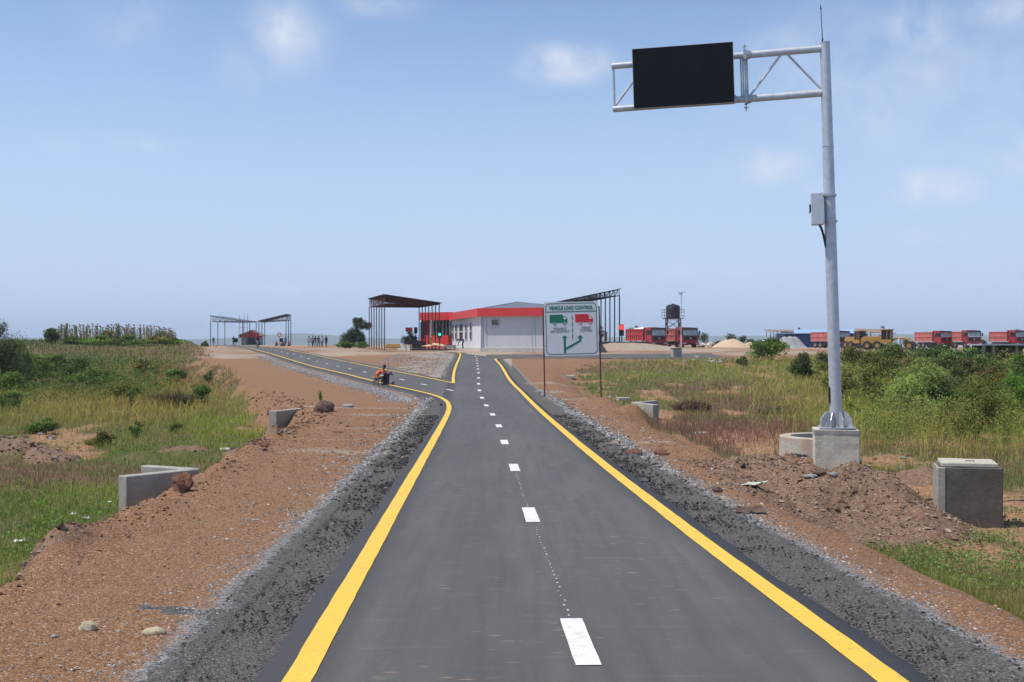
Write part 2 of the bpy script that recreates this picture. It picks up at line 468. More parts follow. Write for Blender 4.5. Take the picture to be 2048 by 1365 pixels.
# yellow lines (traced on the asphalt), turned into plan coordinates
mainL = pl([(600, 1365), (668, 1240), (727, 1135), (785, 1030), (823, 962), (858, 900), (879, 862), (894, 833), (899, 818), (896, 808)])
i0 = mainL[0]; mainL = [(i0[0] - .0 + (i0[0] - mainL[3][0]) * .9 / 1 * .35, 4.2), ] + mainL
mainL[0] = (mainL[1][0] + (mainL[1][0] - mainL[3][0]) / (mainL[1][1] - mainL[3][1]) * (3.5 - mainL[1][1]), 3.5)
leftL = pl([(896, 808), (889, 801), (879, 796), (857, 789), (832, 783), (808, 778), (773, 770), (740, 762), (705, 753), (665, 743.5), (628, 735), (600, 726.5), (583, 721), (562, 714.5), (542, 708.5), (520, 703)]) + [(-38.2, 170), (-47, 200), (-61, 245)]
leftR = pl([(907, 768), (870, 760), (832, 752.5), (795, 745), (755, 737.5), (722, 730.5), (689, 723.5), (662, 718), (641, 713.5), (616, 708), (590, 703.5)]) + [(-33.6, 168), (-43, 199), (-57, 245)]
tip = leftR[0]
isleR = [tip] + pl([(906, 756), (910.5, 736), (916, 723), (920.5, 712), (921, 708)]) 
ce = isleR[-1]
isleR += [(ce[0] - .5, ce[1] + 4), (ce[0] - 2.2, ce[1] + 7.5), (ce[0] - 5, ce[1] + 9.5), (ce[0] - 12, ce[1] + 11.5)]
mainR = pl([(1770, 1365), (1690, 1303), (1602, 1237), (1500, 1161), (1400, 1086), (1320, 1023), (1247, 965.5), (1200, 927), (1160, 894), (1110, 850), (1068, 811), (1045, 787), (1024, 768), (1012.5, 751), (1004, 735), (995, 724.5), (990, 719)])
mainR = [(mainR[0][0] + (mainR[0][0] - mainR[2][0]) / (mainR[0][1] - mainR[2][1]) * (3.5 - mainR[0][1]), 3.5)] + mainR
jr = mainR[-1]
sideLow = [jr, (jr[0] + .25, jr[1] + 1.2), (jr[0] + 1.2, jr[1] + 2.2), (jr[0] + 3, jr[1] + 2.6), (jr[0] + 6, jr[1] + 2.4)]
upR = [(-.9 - .45 * 0, 128.5), (-1.8, 131.5), (-3.6, 134.5), (-6, 137)]
def smooth_line(p, k=2):
    p = [Vector(q) for q in p]
    for _ in range(k):
        q = [p[0]]
        for a, b in zip(p[:-1], p[1:]):
            q += [a * .75 + b * .25, a * .25 + b * .75]
        q.append(p[-1]); p = q
    return p
def resample(p, step):
    out = [p[0]]; acc = 0
    for a, b in zip(p[:-1], p[1:]):
        L_ = (b - a).length
        st = step(a.y)
        n = max(1, int(round(L_ / st)))
        for i in range(1, n + 1): out.append(a.lerp(b, i / n))
    return out
mainL_s, leftL_s, leftR_s, isleR_s, mainR_s = [smooth_line(q) for q in (mainL, leftL, leftR, isleR, mainR)]
sideLow_s, upR_s = smooth_line(sideLow), smooth_line(upR)

def xat(line, Y):
    ys = np.array([p.y for p in line]); xs = np.array([p.x for p in line])
    o = np.argsort(ys); return np.interp(Y, ys[o], xs[o])
EDGE = .24
# rows of the main road, branch and side road (asphalt sheets)
def n_edge(Y): return EDGE + .05 * (fbm(Y * 1.3, Y * 0 + 2, 8) - .5) * 2
tipY = tip[1]
topMain = [p for p in isleR_s if p.y <= ce[1]]
def main_rows():
    Ys = np.concatenate([np.arange(3.5, 30, .25), np.arange(30, 140, .6)])
    lbY = mainL_s[-1].y
    rows = []
    for Y in Ys:
        if Y <= lbY: xl = xat(mainL_s, Y) - n_edge(Y)
        elif Y < tipY: xl = xat([mainL_s[-1], Vector(tip)], Y) - .35
        elif Y <= ce[1]: xl = xat(topMain, Y) - n_edge(Y)
        else: xl = ce[0] - .3 - .18 * (Y - ce[1]) - .05 * (Y - ce[1]) ** 1.5
        if Y <= jr[1]: xr = xat(mainR_s, Y) + n_edge(Y + 50)
        else: xr = jr[0] + .3 - .32 * max(0, Y - jr[1] - 3)
        if xr - xl < .3: break
        rows.append((Y, xl, xr))
    return rows
def strip_mesh(rows, h, nx=10):
    V = []; FQ = []
    for (Y, a, b) in rows:
        for i in range(nx + 1):
            x = a + (b - a) * i / nx
            V.append((x, Y, float(G(x, Y)) + h))
        # skirts
    k = nx + 1
    for r in range(len(rows) - 1):
        for i in range(nx):
            FQ.append((r * k + i, r * k + i + 1, (r + 1) * k + i + 1, (r + 1) * k + i))
    n0 = len(V)
    for (Y, a, b) in rows:
        for x, sg in ((a, -1), (b, 1)):
            V.append((x + sg * .04, Y, float(G(x, Y)) - .1))
    for r in range(len(rows) - 1):
        FQ.append((r * k, (r + 1) * k, n0 + (r + 1) * 2, n0 + r * 2))
        FQ.append((r * k + nx, n0 + r * 2 + 1, n0 + (r + 1) * 2 + 1, (r + 1) * k + nx))
    return V, FQ
mr = main_rows()
lr = []
lY0 = mainL_s[-1].y - 1.0
for Y in np.concatenate([np.arange(lY0, 120, .6), np.arange(120, 246, 1.5)]):
    xl = xat(leftL_s, Y) - n_edge(Y) * 1.2
    if Y < tipY: xr = xat(mainR_s, Y) - 1.2
    else: xr = xat(leftR_s, Y) + n_edge(Y + 9)
    lr.append((Y, xl, xr))
# side road: columns in X
sr = []
for X in np.arange(jr[0] - 1.0, 21, 1.0):
    y0 = jr[1] + 2.3 + .02 * max(0, X - jr[0]) * 0 - .05 * max(0, X - 6)
    y1 = y0 + 9.5 + min(6, max(0, X - 4) * .25)
    if X < jr[0] + 2: y0 = jr[1] + .4 + 1.9 * max(0, X - jr[0]) / 2
    sr.append((X, y0, y1))
HZ = .035

# ------------------------------------------------------------------ asphalt material
def asphalt():
    b = NB('asphalt'); 
    big = b.noise(.35, 4, b.scalevec(b.pos(), (1.6, .18, 1)), .5)
    mid = b.noise(2.2, 5, b.scalevec(b.pos(), (1, .35, 1)), .6)
    fine = b.noise(160, 3)
    c = b.mix(b.map(big, .32, .68), (.074, .071, .067), (.122, .117, .110))
    c = b.mix(b.map(mid, .35, .7, 0, .35), c, (.15, .144, .136))
    c = b.mix(b.map(fine, .35, .7, 0, .45), c, (.04, .04, .042))
    # polished wheel paths run along the lane, crossing marks of the roller run across it
    rp = b.noise(1.6, 3, b.scalevec(b.pos(), (.35, 7, 1)))
    c = b.mix(b.map(rp, .60, .72, 0, .22), c, (.175, .168, .158))
    rq = b.noise(2.4, 5, b.scalevec(b.pos(), (1.2, 9, 1)), .7)
    c = b.mix(b.map(rq, .66, .72, 0, .35), c, (.2, .155, .125))
    sv = b.vor(1.0, b.scalevec(b.pos(), (2.6, 13, 1)), 'Distance'); c = b.mix(b.math('MULTIPLY', b.map(sv, .16, .09), b.map(b.noise(.9, 3), .5, .56)), c, (.27, .19, .14))
    tk = b.noise(5, 4, b.scalevec(b.pos(), (1.6, .07, 1)), .6)
    c = b.mix(b.map(tk, .45, .7, 0, .5), c, (.062, .060, .058))
    e = b.attr('edge')
    c = b.mix(b.map(e, .16, .62, .95, 0, True), c, (.042, .042, .045))
    dust = b.noise(3.1, 7, b.scalevec(b.pos(), (1, 2.4, 1)), .72)
    c = b.mix(b.map(dust, .60, .74, 0, .55), c, (.20, .165, .135))
    spk = b.vor(34, None, 'Distance')
    sp2 = b.noise(1.1, 3)
    c = b.mix(b.math('MULTIPLY', b.map(spk, .10, .05), b.map(sp2, .5, .62)), c, (.26, .17, .12))
    b.bump(b.math('ADD', fine, b.math('MULTIPLY', b.noise(60, 3), .6)), .55, .005)
    return b.done(c, b.map(mid, .3, .7, .72, .86), 0, .35)
M['asphalt'] = asphalt()
def build_sheet(name, rows, h, nx, parent=None, swap=False):
    if swap:
        V = []; FQ = []; k = nx + 1
        for (X, y0, y1) in rows:
            for i in range(k):
                y = y0 + (y1 - y0) * i / nx; V.append((X, y, float(G(X, y)) + h))
        for r in range(len(rows) - 1):
            for i in range(nx): FQ.append((r * k + i, (r + 1) * k + i, (r + 1) * k + i + 1, r * k + i + 1))
        edge = [1.0] * len(V)
    else:
        V, FQ = strip_mesh(rows, h, nx)
        edge = []
        for (Y, a, b) in rows:
            for i in range(nx + 1): edge.append((b - a) * min(i, nx - i) / nx)
        edge += [0] * (len(V) - len(edge))
    return np_mesh(name, np.array(V), np.array(FQ), M['asphalt'], parent, {'edge': np.array(edge)}, smooth=True, per=4)
road = build_sheet('road', mr, HZ, 14)
tag(road, kind='structure')
branch = build_sheet('branch_road', lr, HZ - .006, 8); tag(branch, kind='structure')
side = build_sheet('side_road', sr, HZ - .012, 8, None, True); tag(side, kind='structure')

# painted lines
def paint(name, col, wear):
    b = NB(name)
    n = b.noise(55, 6, None, .7); n2 = b.noise(1.3, 5)
    c = b.mix(b.map(n2, .35, .7), tuple(k * .93 for k in col), col)
    c = b.mix(b.map(n, .56, .76, 0, wear), c, (.16, .14, .10))
    sc = b.noise(9, 7, None, .75); c = b.mix(b.map(sc, .54, .68, 0, .42), c, (.24, .19, .12))
    gr = b.noise(190, 2); c = b.mix(b.map(gr, .40, .30, 0, .4), c, (.30, .24, .12))
    d = b.vor(30, None, 'Distance'); dn = b.noise(1.7, 4)
    c = b.mix(b.math('MULTIPLY', b.map(d, .13, .06), b.map(dn, .5, .6)), c, (.13, .11, .09))
    b.bump(n, .2, .003)
    return b.done(c, .55, 0, .4)
M['yline'] = paint('yellow_road_paint', (.79, .49, .045), .35)
M['wline'] = paint('white_road_paint', (.72, .70, .67), .4)
def ribbon(line, w, h, mat, name, parent, jit=.004):
    p = resample(line, lambda y: max(.12, min(1.2, y * .03)))
    V = []; n = len(p)
    for i, q in enumerate(p):
        t = (p[min(n - 1, i + 1)] - p[max(0, i - 1)]).normalized(); nn = Vector((-t.y, t.x))
        ww = w / 2
        j1 = jit * rnd.uniform(-1, 1); j2 = jit * rnd.uniform(-1, 1)
        for s, jj in ((1, j1), (-1, j2)):
            a = q + nn * s * (ww + jj)
            V.append((a.x, a.y, float(G(a.x, a.y)) + h))
    FQ = [(2 * i, 2 * i + 1, 2 * i + 3, 2 * i + 2) for i in range(n - 1)]
    return np_mesh(name, np.array(V), np.array(FQ), mat, parent, smooth=True, per=4)
H1 = HZ + .006
ribbon(mainL_s[:-1] + leftL_s, .175, H1, M['yline'], 'edge_line', road)
ribbon(leftR_s, .16, H1, M['yline'], 'edge_line', road)
ribbon(isleR_s, .17, H1, M['yline'], 'edge_line', road)
ribbon(mainR_s + sideLow_s[1:], .185, H1, M['yline'], 'edge_line', road)
ribbon(upR_s, .15, H1, M['yline'], 'edge_line', road)
# dashes : traced centres, period about 6.3 m
dash_px = [(1158, 1292), (1061, 1036), (1028.5, 940), (1009, 888), (997.5, 855), (985, 832), (972.5, 813.5), (964, 798), (959, 783), (957, 769.5), (957, 757.6), (957, 747.3), (956, 739.6), (955.5, 733.4), (954.5, 728), (954, 723), (953.5, 719), (951, 713.8), (946, 708.7)]
dl = [hit(*q)[:2] for q in dash_px]
d_left = [hit(*q)[:2] for q in [(899, 782), (848, 771), (804, 761), (765, 753), (729, 745.6), (700, 739), (675.5, 734), (654, 729), (634, 724), (617, 719), (602, 714), (588, 710), (575, 707.5), (563.5, 705), (553, 702.7)]]
last = d_left[-1]
for k in range(1, 9): d_left.append((last[0] - 1.8 * k, last[1] + 6.05 * k))
def dashes(pts, ln, w):
    for i, q in enumerate(pts):
        a = Vector(pts[max(0, i - 1)]); b = Vector(pts[min(len(pts) - 1, i + 1)])
        t = (b - a).normalized(); c = Vector(q)
        ribbon([c - t * ln / 2, c + t * ln / 2], w, H1, M['wline'], 'lane_dash', road, .003)
dashes(dl, 1.35, .165)
dashes(d_left, 1.35, .15)
dots = MB()
for a, b in zip(dl[:2], dl[1:3]):
    for k in range(26):
        f = .12 + k / 26 * .74
        x = a[0] + (b[0] - a[0]) * f + rnd.uniform(-.012, .012); y = a[1] + (b[1] - a[1]) * f
        z = float(G(x, y)) + H1 - .001; r = rnd.uniform(.004, .009)
        dots.add([(x - r, y - r * 2, z), (x + r, y - r * 2, z), (x + r, y + r * 2, z), (x - r, y + r * 2, z)], [(0, 1, 2, 3)])
tag(dots.build('paint_drips', M['wline'], road), kind='stuff')

# ------------------------------------------------------------------ the ground sheet
def dist_to_road(X, Y):
    """signed-ish distance outside the asphalt, vectorised"""
    segs = []
    for line in (mainL_s[:-1] + leftL_s, leftR_s, isleR_s, mainR_s + sideLow_s[1:]):
        q = line[::2] + [line[-1]]
        segs += [(a, b) for a, b in zip(q[:-1], q[1:])]
    d = np.full(X.shape, 1e9)
    for a, b in segs:
        dx, dy = b.x - a.x, b.y - a.y; L2 = dx * dx + dy * dy + 1e-9
        t = np.clip(((X - a.x) * dx + (Y - a.y) * dy) / L2, 0, 1)
        d = np.minimum(d, (X - a.x - t * dx) ** 2 + (Y - a.y - t * dy) ** 2)
    d = np.sqrt(d) - EDGE
    ins = np.zeros(X.shape, bool)
    for rows in (mr, lr):
        a = np.array(rows); xl = np.interp(Y, a[:, 0], a[:, 1]); xr = np.interp(Y, a[:, 0], a[:, 2])
        ins |= (Y >= a[0, 0]) & (Y <= a[-1, 0]) & (X > xl) & (X < xr)
    a = np.array(sr); y0 = np.interp(X, a[:, 0], a[:, 1]); y1 = np.interp(X, a[:, 0], a[:, 2])
    ds = np.where((X > jr[0] + 4) & (X < 21), np.maximum(y0 - Y, Y - y1), 1e9)
    ins |= (X >= a[0, 0]) & (Y > y0) & (Y < y1) & (X < 20.5)
    d = np.minimum(d, np.abs(ds))
    return np.where(ins, -np.abs(d + EDGE) , np.maximum(d, 0))
def masks(X, Y):
    d = dist_to_road(X, Y)
    n = fbm(X * .9, Y * .5, 51); n2 = fbm(X * .25, Y * .12, 61); n3 = fbm(X * .5, Y * .22, 71, 5)
    cl, cr = crestL(Y), crestR(Y)
    fl = ss(-.2, .5, (cl - X) / (1 + .02 * Y) - .75 + .75 * ss(48, 72, Y) + (n - .5) * 1.6 - (fbm(X * .35, Y * .2, 91) - .5) * 1.5)
    fl = fl * (1 - ss(235, 250, Y) * (X > -70))
    fr = ss(-.3, .5, (X - cr) / (1.2 + .02 * Y) - .9 + (n - .5) * 1.4) * (1 - ss(100, 112, Y))
    # bare orange earth on the right between the block and wing wall
    orange = ss(.52, .64, n3 + .22 * np.exp(-((X - 7.5) / 2.5) ** 2 - ((Y - 21) / 4) ** 2) + .12 * np.exp(-((X - 6.5) / 3.5) ** 2 - ((Y - 38) / 13) ** 2) - .04) * (X > 0)
    orange = np.where(X < 0, ss(.67, .76, n3), orange)
    orange = orange * (1 - ss(100, 120, Y))
    # bare right verge near the camera is grassed closer in
    fieldm = np.clip(np.maximum(fl, fr), 0, 1)
    mx = ss(2.7, 4.2, X) * (1 - ss(6.4, 7.9, X)); my = ss(16.4, 18.6, Y) * (1 - ss(22.5, 24.2, Y))
    mound = np.clip(mx * my * 1.3 + (n - .5) * .4 * mx * my * 4, 0, 1)
    for (hx, hy, rr, hh) in HEAPS:
        if hy > 60 or hx > 0 and hy > 40: continue
        q = np.exp(-((X - hx) ** 2 + ((Y - hy) * .75) ** 2) / rr ** 2)
        mound = np.maximum(mound, ss(.30, .62, q + (n3 - .5) * .5))
    fieldm = fieldm * (1 - mound)
    isle = ((X > xat(leftR_s, Y)) & (X < 0) & (Y > tipY) & (Y < 150)).astype(float)
    far = ss(112, 124, Y + (n2 - .5) * 14)
    pale = np.clip(far * (1 - fl) * (n2 * 1.3) + isle * ss(-.35, .3, (X - xat(isleR_s, np.minimum(Y, ce[1]))) * .16 + .42 + (n3 - .5) * 1.6), 0, 1)
    # pale crossing tracks over the left shoulder
    for (yc, w, sl) in ((25.3, 1.15, -.3), (28.6, .3, -.25), (33.0, .35, -.2), (40.5, .7, -.2), (45.0, .8, -.25)):
        yy = Y - yc - sl * (X + 4) + (n - .5) * 1.0
        pale = np.maximum(pale, np.exp(-(yy / w) ** 2) * (X < 0) * ss(cl - .5, cl + 1.5, X) * .75 * (Y < 58 + 20 * (yc > 60)))
    for (yc, w) in ((58, .8), (66, 1.2), (52, .5), (27, .5)):
        pale = np.maximum(pale, np.exp(-((Y - yc + (n - .5) * 2 - X * .3) / w) ** 2) * (X > 0) * (X < cr + 2.5) * .85)
    pale = np.maximum(pale, ss(7, 10, X) * (1 - ss(22, 26, X)) * ss(128, 132, Y) * (1 - ss(168, 180, Y)))
    pale = pale * (1 - fieldm)
    tm = np.exp(-((Y - 9.35 + .35 * (X + 2.5) + (n - .5) * .5 + (fbm(X * 6, Y * 6, 15) - .5) * .3) / .12) ** 2) * ss(-3.3, -2.5, X) * (X < -1.9)
    d = np.where(tm > .35, np.minimum(d, .45), d)
    return d, fieldm, orange * (1 - far), pale, mound, far

def ground():
    t = np.concatenate([np.linspace(-1.5, -.5, 50)[:-1], np.linspace(-.5, .5, 560), np.linspace(.5, 1.5, 50)[1:]])
    Ys = np.concatenate([np.linspace(-2, 4, 14)[:-1], np.exp(np.linspace(math.log(4), math.log(330), 640)), np.exp(np.linspace(math.log(340), math.log(7000), 60))])
    T, YY = np.meshgrid(t, Ys)
    XX = (YY + 5) * T * np.where(YY > 4, YY / (YY + 5) + .25 * np.exp(-YY / 12) , 1.0)
    # keep screen density even: X roughly proportional to Y
    X = XX.ravel(); Y = YY.ravel()
    Z = G(X, Y, True)
    d, fm, og_mask, pale, mound, far = masks(X, Y)
    Z = np.where(d < 0, G(X, Y) - .05 , Z)
    near = (d >= 0) & (d < .5)
    Z = np.where(near, G(X, Y) - .02 + (Z - G(X, Y)) * d / .5, Z)
    # loose asphalt lies slightly proud of the shoulder
    Z = Z + .02 * np.exp(-((d - .5) / .35) ** 2) * (d > 0) * (.5 + fbm(X * 5, Y * 5, 13))
    nr, nc = YY.shape
    idx = np.arange(nr * nc).reshape(nr, nc)
    FQ = np.stack([idx[:-1, :-1], idx[:-1, 1:], idx[1:, 1:], idx[1:, :-1]], -1).reshape(-1, 4)
    b = NB('earth_and_gravel')
    D, FM, OG, PL, MO = b.attr('d'), b.attr('fm'), b.attr('og'), b.attr('pale'), b.attr('mound')
    n1 = b.noise(1.2, 6, None, .6); n2 = b.noise(9, 5, None, .65); n3 = b.noise(70, 4, None, .7); n4 = b.noise(.25, 4)
    vc = b.vor(55); vd = b.vor(55, None, 'Distance')
    sep = b.N.new('ShaderNodeSeparateColor'); b.L.new(vc, sep.inputs[0])
    vr, vg, vb = sep.outputs[0], sep.outputs[1], sep.outputs[2]
    # red laterite gravel
    red = b.mix(b.map(vr, 0, 1), (.19, .094, .042), (.36, .195, .098))
    red = b.mix(b.map(vg, .90, .96), red, (.48, .38, .31))
    red = b.mix(b.map(vb, .84, .92), red, (.085, .05, .04))
    red = b.mix(b.map(n3, .35, .7, 0, .5), red, (.21, .108, .055))
    red = b.mix(b.map(n1, .45, .75, 0, .4), red, (.27, .17, .105))
    og = b.mix(b.map(n2, .3, .7), (.33, .165, .09), (.46, .26, .15))
    og = b.mix(b.map(n3, .5, .75, 0, .5), og, (.22, .12, .07))
    brown = b.mix(b.map(n2, .3, .7), (.17, .098, .06), (.32, .20, .13))
    brown = b.mix(b.map(n3, .45, .7, 0, .7), brown, (.07, .04, .028))
    brown = b.mix(b.map(vg, .93, .97), brown, (.40, .34, .29))
    palec = b.mix(b.map(vr, 0, 1), (.24, .22, .19), (.48, .44, .38))
    palec = b.mix(b.map(n1, .38, .62, 0, .85), palec, (.38, .255, .16))
    soil = b.mix(b.map(n1, .35, .65), (.10, .105, .035), (.16, .135, .06))
    soil = b.mix(b.map(n4, .42, .62, 0, .8), soil, (.17, .10, .065))
    soil = b.mix(b.map(n2, .45, .7, 0, .6), soil, (.07, .085, .022))
    soil = b.mix(b.math('MULTIPLY', OG, b.map(n2, .25, .6)), soil, og)
    # black crumbly asphalt, pale stone ribbon, red gravel: by distance from the asphalt edge
    black = b.mix(b.map(vr, 0, 1), (.060, .056, .053), (.15, .14, .13))
    black = b.mix(b.map(vg, .93, .98), black, (.24, .21, .19))
    black = b.mix(b.map(n2, .45, .75, 0, .6), black, (.12, .11, .10))
    stone = b.mix(b.map(vr, 0, 1), (.06, .062, .066), (.36, .36, .36))
    wob = b.math('ADD', b.math('MULTIPLY', b.math('SUBTRACT', n1, .5), .35), b.math('MULTIPLY', b.math('SUBTRACT', n2, .5), .45))
    dd = b.math('ADD', D, wob)
    k1 = b.map(dd, .66, .76); k2 = b.map(dd, .76, .90)
    zone = b.mix(k1, black, stone)
    zone = b.mix(k2, zone, red)
    pl_m = b.map(b.math('ADD', PL, b.math('MULTIPLY', b.math('SUBTRACT', b.noise(3.3, 6, b.scalevec(b.pos(), (.5, 1.6, 1)), .7), .5), 2.0)), .4, 1.0)
    zone = b.mix(b.math('MULTIPLY', pl_m, b.map(dd, .35, .6)), zone, palec)
    zone = b.mix(b.map(b.math('ADD', MO, b.math('MULTIPLY', b.math('SUBTRACT', n2, .5), .6)), .35, .6), zone, brown)
    fmm = b.map(b.math('ADD', FM, b.math('MULTIPLY', b.math('SUBTRACT', n2, .5), .5)), .4, .6)
    c = b.mix(fmm, zone, soil)
    h = b.math('ADD', b.math('MULTIPLY', b.map(vd, 0, .6, 1, 0), .8), b.math('MULTIPLY', n3, .6))
    h = b.math('ADD', h, b.math('MULTIPLY', n2, 1.5))
    b.bump(h, .9, .02)
    mat = b.done(c, .93, 0, .2)
    g = np_mesh('ground', np.stack([X, Y, Z], -1), FQ, mat, None, {'d': np.clip(d, -1, 50), 'fm': fm, 'og': og_mask, 'pale': pale, 'mound': mound}, smooth=True, per=4)
    tag(g, kind='structure')
def masks_og(X, Y): return masks(X, Y)[2]
ground()

# distant hills
def hills():
    V = []; FQ = []
    n = 260; rows = [(0, 0), (.25, .35), (.5, .75), (.75, .95), (1, 1.0), (1.5, .5), (2.2, 0)]
    for i in range(n + 1):
        u = -1.2 + 2.4 * i / n
        hgt = 22 + 34 * float(fbm(u * 4 + 3, 0.3, 5, 5)) ** 1.6 + 26 * math.exp(-((u + .19) / .05) ** 2) + 16 * math.exp(-((u - .38) / .16) ** 2)
        for (s, k) in rows:
            Y = 5200 + 700 * s
            V.append((u * 5600, Y, -18 + hgt * k))
    m = len(rows)
    for i in range(n):
        for j in range(m - 1): FQ.append((i * m + j, (i + 1) * m + j, (i + 1) * m + j + 1, i * m + j + 1))
    mat = simple('wooded_hills', (.07, .09, .05), .95, 0, .3, .004)
    o = np_mesh('hills', np.array(V), np.array(FQ), mat, None, smooth=True, per=4)
    tag(o, kind='structure')
hills()
# ------------------------------------------------------------------ gantry with the dark message panel
def gantry():
    B = Vector((6.0, 22.2, .39))
    t = thing('sign_gantry', 'tall galvanised steel gantry with lattice arm and dark message panel on a concrete block', 'sign gantry', B, R(-9))
    t.rotation_euler = (R(0.6), R(-1.7), R(-10.5))
    p = MB()
    p.cyl((0, 0, .02), (0, 0, 5.2), .114, .102, 28).cyl((0, 0, 5.2), (0, 0, 5.22), .108, .108, 28).cyl((0, 0, 5.22), (0, 0, 7.12), .100, .089, 28)
    p.cyl((0, 0, 7.12), (0, 0, 7.135), .094, .094, 28)
    pole = p.build('pole', M['galv'], t)
    MB().box((-.115, -.04, .62), (.02, .07, .30)).build('hand_hole', M['black'], pole)
    bp = MB().box((0, 0, .015), (.62, .62, .03)).build('base_plate', M['galv_dull'], t, bevel=.004)
    for k in range(8):
        a = R(22.5 + 45 * k)
        g = MB(); m = Matrix.Rotation(a, 4, 'Z')
        g.prism([(.11, .03), (.30, .03), (.30, .17), (.20, .30), (.11, .30)], -.006, .006, 'y', m)
        g.build('gusset', M['galv'], bp)
    for k in range(8):
        a = R(45 * k); c = (.26 * math.cos(a), .26 * math.sin(a))
        MB().cyl((c[0], c[1], .03), (c[0], c[1], .13), .013, None, 8).cyl((c[0], c[1], .03), (c[0], c[1], .055), .024, None, 6).build('bolt', M['galv_dull'], bp)
    arm = MB()
    zu, zl, L_ = 7.02, 6.20, 3.95
    rt = .062
    arm.cyl((-.05, 0, zu), (-1.45, 0, zu - .02), rt + .006, rt + .004, 20).cyl((-.05, 0, zl), (-1.45, 0, zl - .02), rt + .006, rt + .004, 20)
    arm.cyl((-1.45, 0, zu - .02), (-L_, 0, zu - .05), rt, rt * .95, 20).cyl((-1.45, 0, zl - .02), (-L_, 0, zl - .05), rt, rt * .95, 20)
    arm.build('arm_tube', M['galv'], t)
    br = MB()
    for a, b in (((-.06, zl + .04), (-.70, zu - .04)), ((-.78, zu - .04), (-1.38, zl + .04)), ((-L_ + .03, zu - .1), (-L_ + .03, zl + .01)), ((-L_ + .05, zl + .02), (-L_ + .62, zu - .1)),
                 ((-1.62, zl), (-2.2, zu - .1)), ((-2.25, zu - .1), (-2.8, zl)), ((-2.85, zl), (-3.3, zu - .1))):
        br.cyl((a[0], 0, a[1]), (b[0], 0, b[1]), .022, .022, 10)
    br.build('lattice_brace', M['galv'], t)
    j = MB()
    for zz in (zu - .02, zl - .02):
        j.cyl((-1.462, 0, zz), (-1.484, 0, zz), .135, .135, 4).cyl((-1.436, 0, zz), (-1.46, 0, zz), .135, .135, 4)
        for s in (-1, 1):
            j.cyl((-1.44, s * .02, zz), (-1.34, s * .02, zz), .10, .06, 8)
            j.cyl((-1.50, 0, zz + s * .16), (-1.42, 0, zz + s * .16), .012, None, 6)
    for xx in (-1.42, -1.455, -1.495, -1.535):
        j.cyl((xx, .0, zl), (xx, .0, zu), .016, .016, 8)
    j.cyl((-1.46, 0, zu + .1), (-1.46, 0, zu + .19), .012, .012, 6).cyl((-1.46, 0, zl - .12), (-1.46, 0, zl - .25), .012, .012, 6)
    j.build('flange_joint', M['galv_dull'], t)
    # message panel
    pz = (zu + zl) / 2 + .03
    c = MB().box((-2.60, -.21, pz), (1.87, .16, 1.13)).build('message_panel', M['steel_edge'], t, bevel=.006)
    MB().box((-2.60, -.295, pz), (1.85, .012, 1.11)).build('screen', M['screen'], c)
    for zz in (zu - .03, zl - .03):
        for x in (-1.95, -3.2): MB().box((x, -.10, zz), (.07, .10, .10)).build('mounting_clamp', M['galv_dull'], c)
    f = MB().cyl((.02 - .06, 0, 7.14), (-.055, 0, 7.84), .009, .006, 8).cyl((-.055, 0, 7.75), (-.055, 0, 7.80), .02, .004, 8)
    f.cyl((-.04, 0, 7.14), (-.04, 0, 7.2), .016, .016, 8)
    f.build('lightning_rod', M['black'], t)
    # control cabinet
    cb = MB().box((-.235, -.10, 4.05), (.22, .20, .58)).build('control_cabinet', M['boxgrey'], t, bevel=.006)
    MB().box((-.235, -.205, 4.05), (.205, .012, .565)).build('cabinet_door', M['boxgrey'], cb, bevel=.003)
    MB().box((-.36, -.12, 4.07), (.03, .05, .14)).cyl((-.35, -.12, 4.02), (-.385, -.12, 3.98), .01, .01, 6).build('latch', M['black'], cb)
    for zz in (4.30, 3.82): MB().box((-.10, -.06, zz), (.12, .05, .035)).cyl((0, 0, zz - .018), (0, 0, zz + .018), .132, .132, 24).build('pole_bracket', M['galv_dull'], cb)
    pts = [Vector((-.2 + .11 * (i / 10) ** .6, -.06 + .03 * i / 10, 3.76 - .42 * i / 10)) for i in range(11)]
    MB().tube(pts, .022, 8).build('cable', M['black'], cb)
gantry()

def block(name, label, cat, c, size, rz, mat, parts=(), bevel=.012, rough=True):
    t = thing(name, label, cat, c, rz)
    return t
def concrete_mesh(x0, x1, y0, y1, z0, z1, seed=0, amp=.006):
    """a cast block with slightly uneven faces and chipped edges"""
    bm = bmesh.new()
    bmesh.ops.create_cube(bm, size=1)
    for v in bm.verts:
        v.co = Vector((x0 + (v.co.x + .5) * (x1 - x0), y0 + (v.co.y + .5) * (y1 - y0), z0 + (v.co.z + .5) * (z1 - z0)))
    bmesh.ops.bevel(bm, geom=bm.edges[:], offset=.012, segments=1, affect='EDGES')
    bmesh.ops.subdivide_edges(bm, edges=[e for e in bm.edges if e.calc_length() > .15], cuts=7, use_grid_fill=True)
    for v in bm.verts:
        k = amp * 2
        v.co += Vector((float(vnoise(v.co.y * 6 + seed, v.co.z * 6)) - .5, float(vnoise(v.co.x * 6 + seed, v.co.z * 6 + 9)) - .5, float(vnoise(v.co.x * 5 + seed, v.co.y * 5 + 3)) - .5)) * k
    mb = MB(); mb.add([v.co[:] for v in bm.verts], [tuple(v.index for v in f.verts) for f in bm.faces]); bm.free()
    return mb
# block under the pole
t = thing('footing_block', 'pale square concrete block carrying the gantry pole on the earth mound', 'concrete block', (6.0, 22.25, 0), R(-11.5))
concrete_mesh(-.40, .40, -.40, .40, -.55, .375, 1).build('block', M['conc_light'], t)
concrete_mesh(-.41, .40, -.408, .41, .29, .378, 5, .003).build('grout_cap', M['conc'], t)
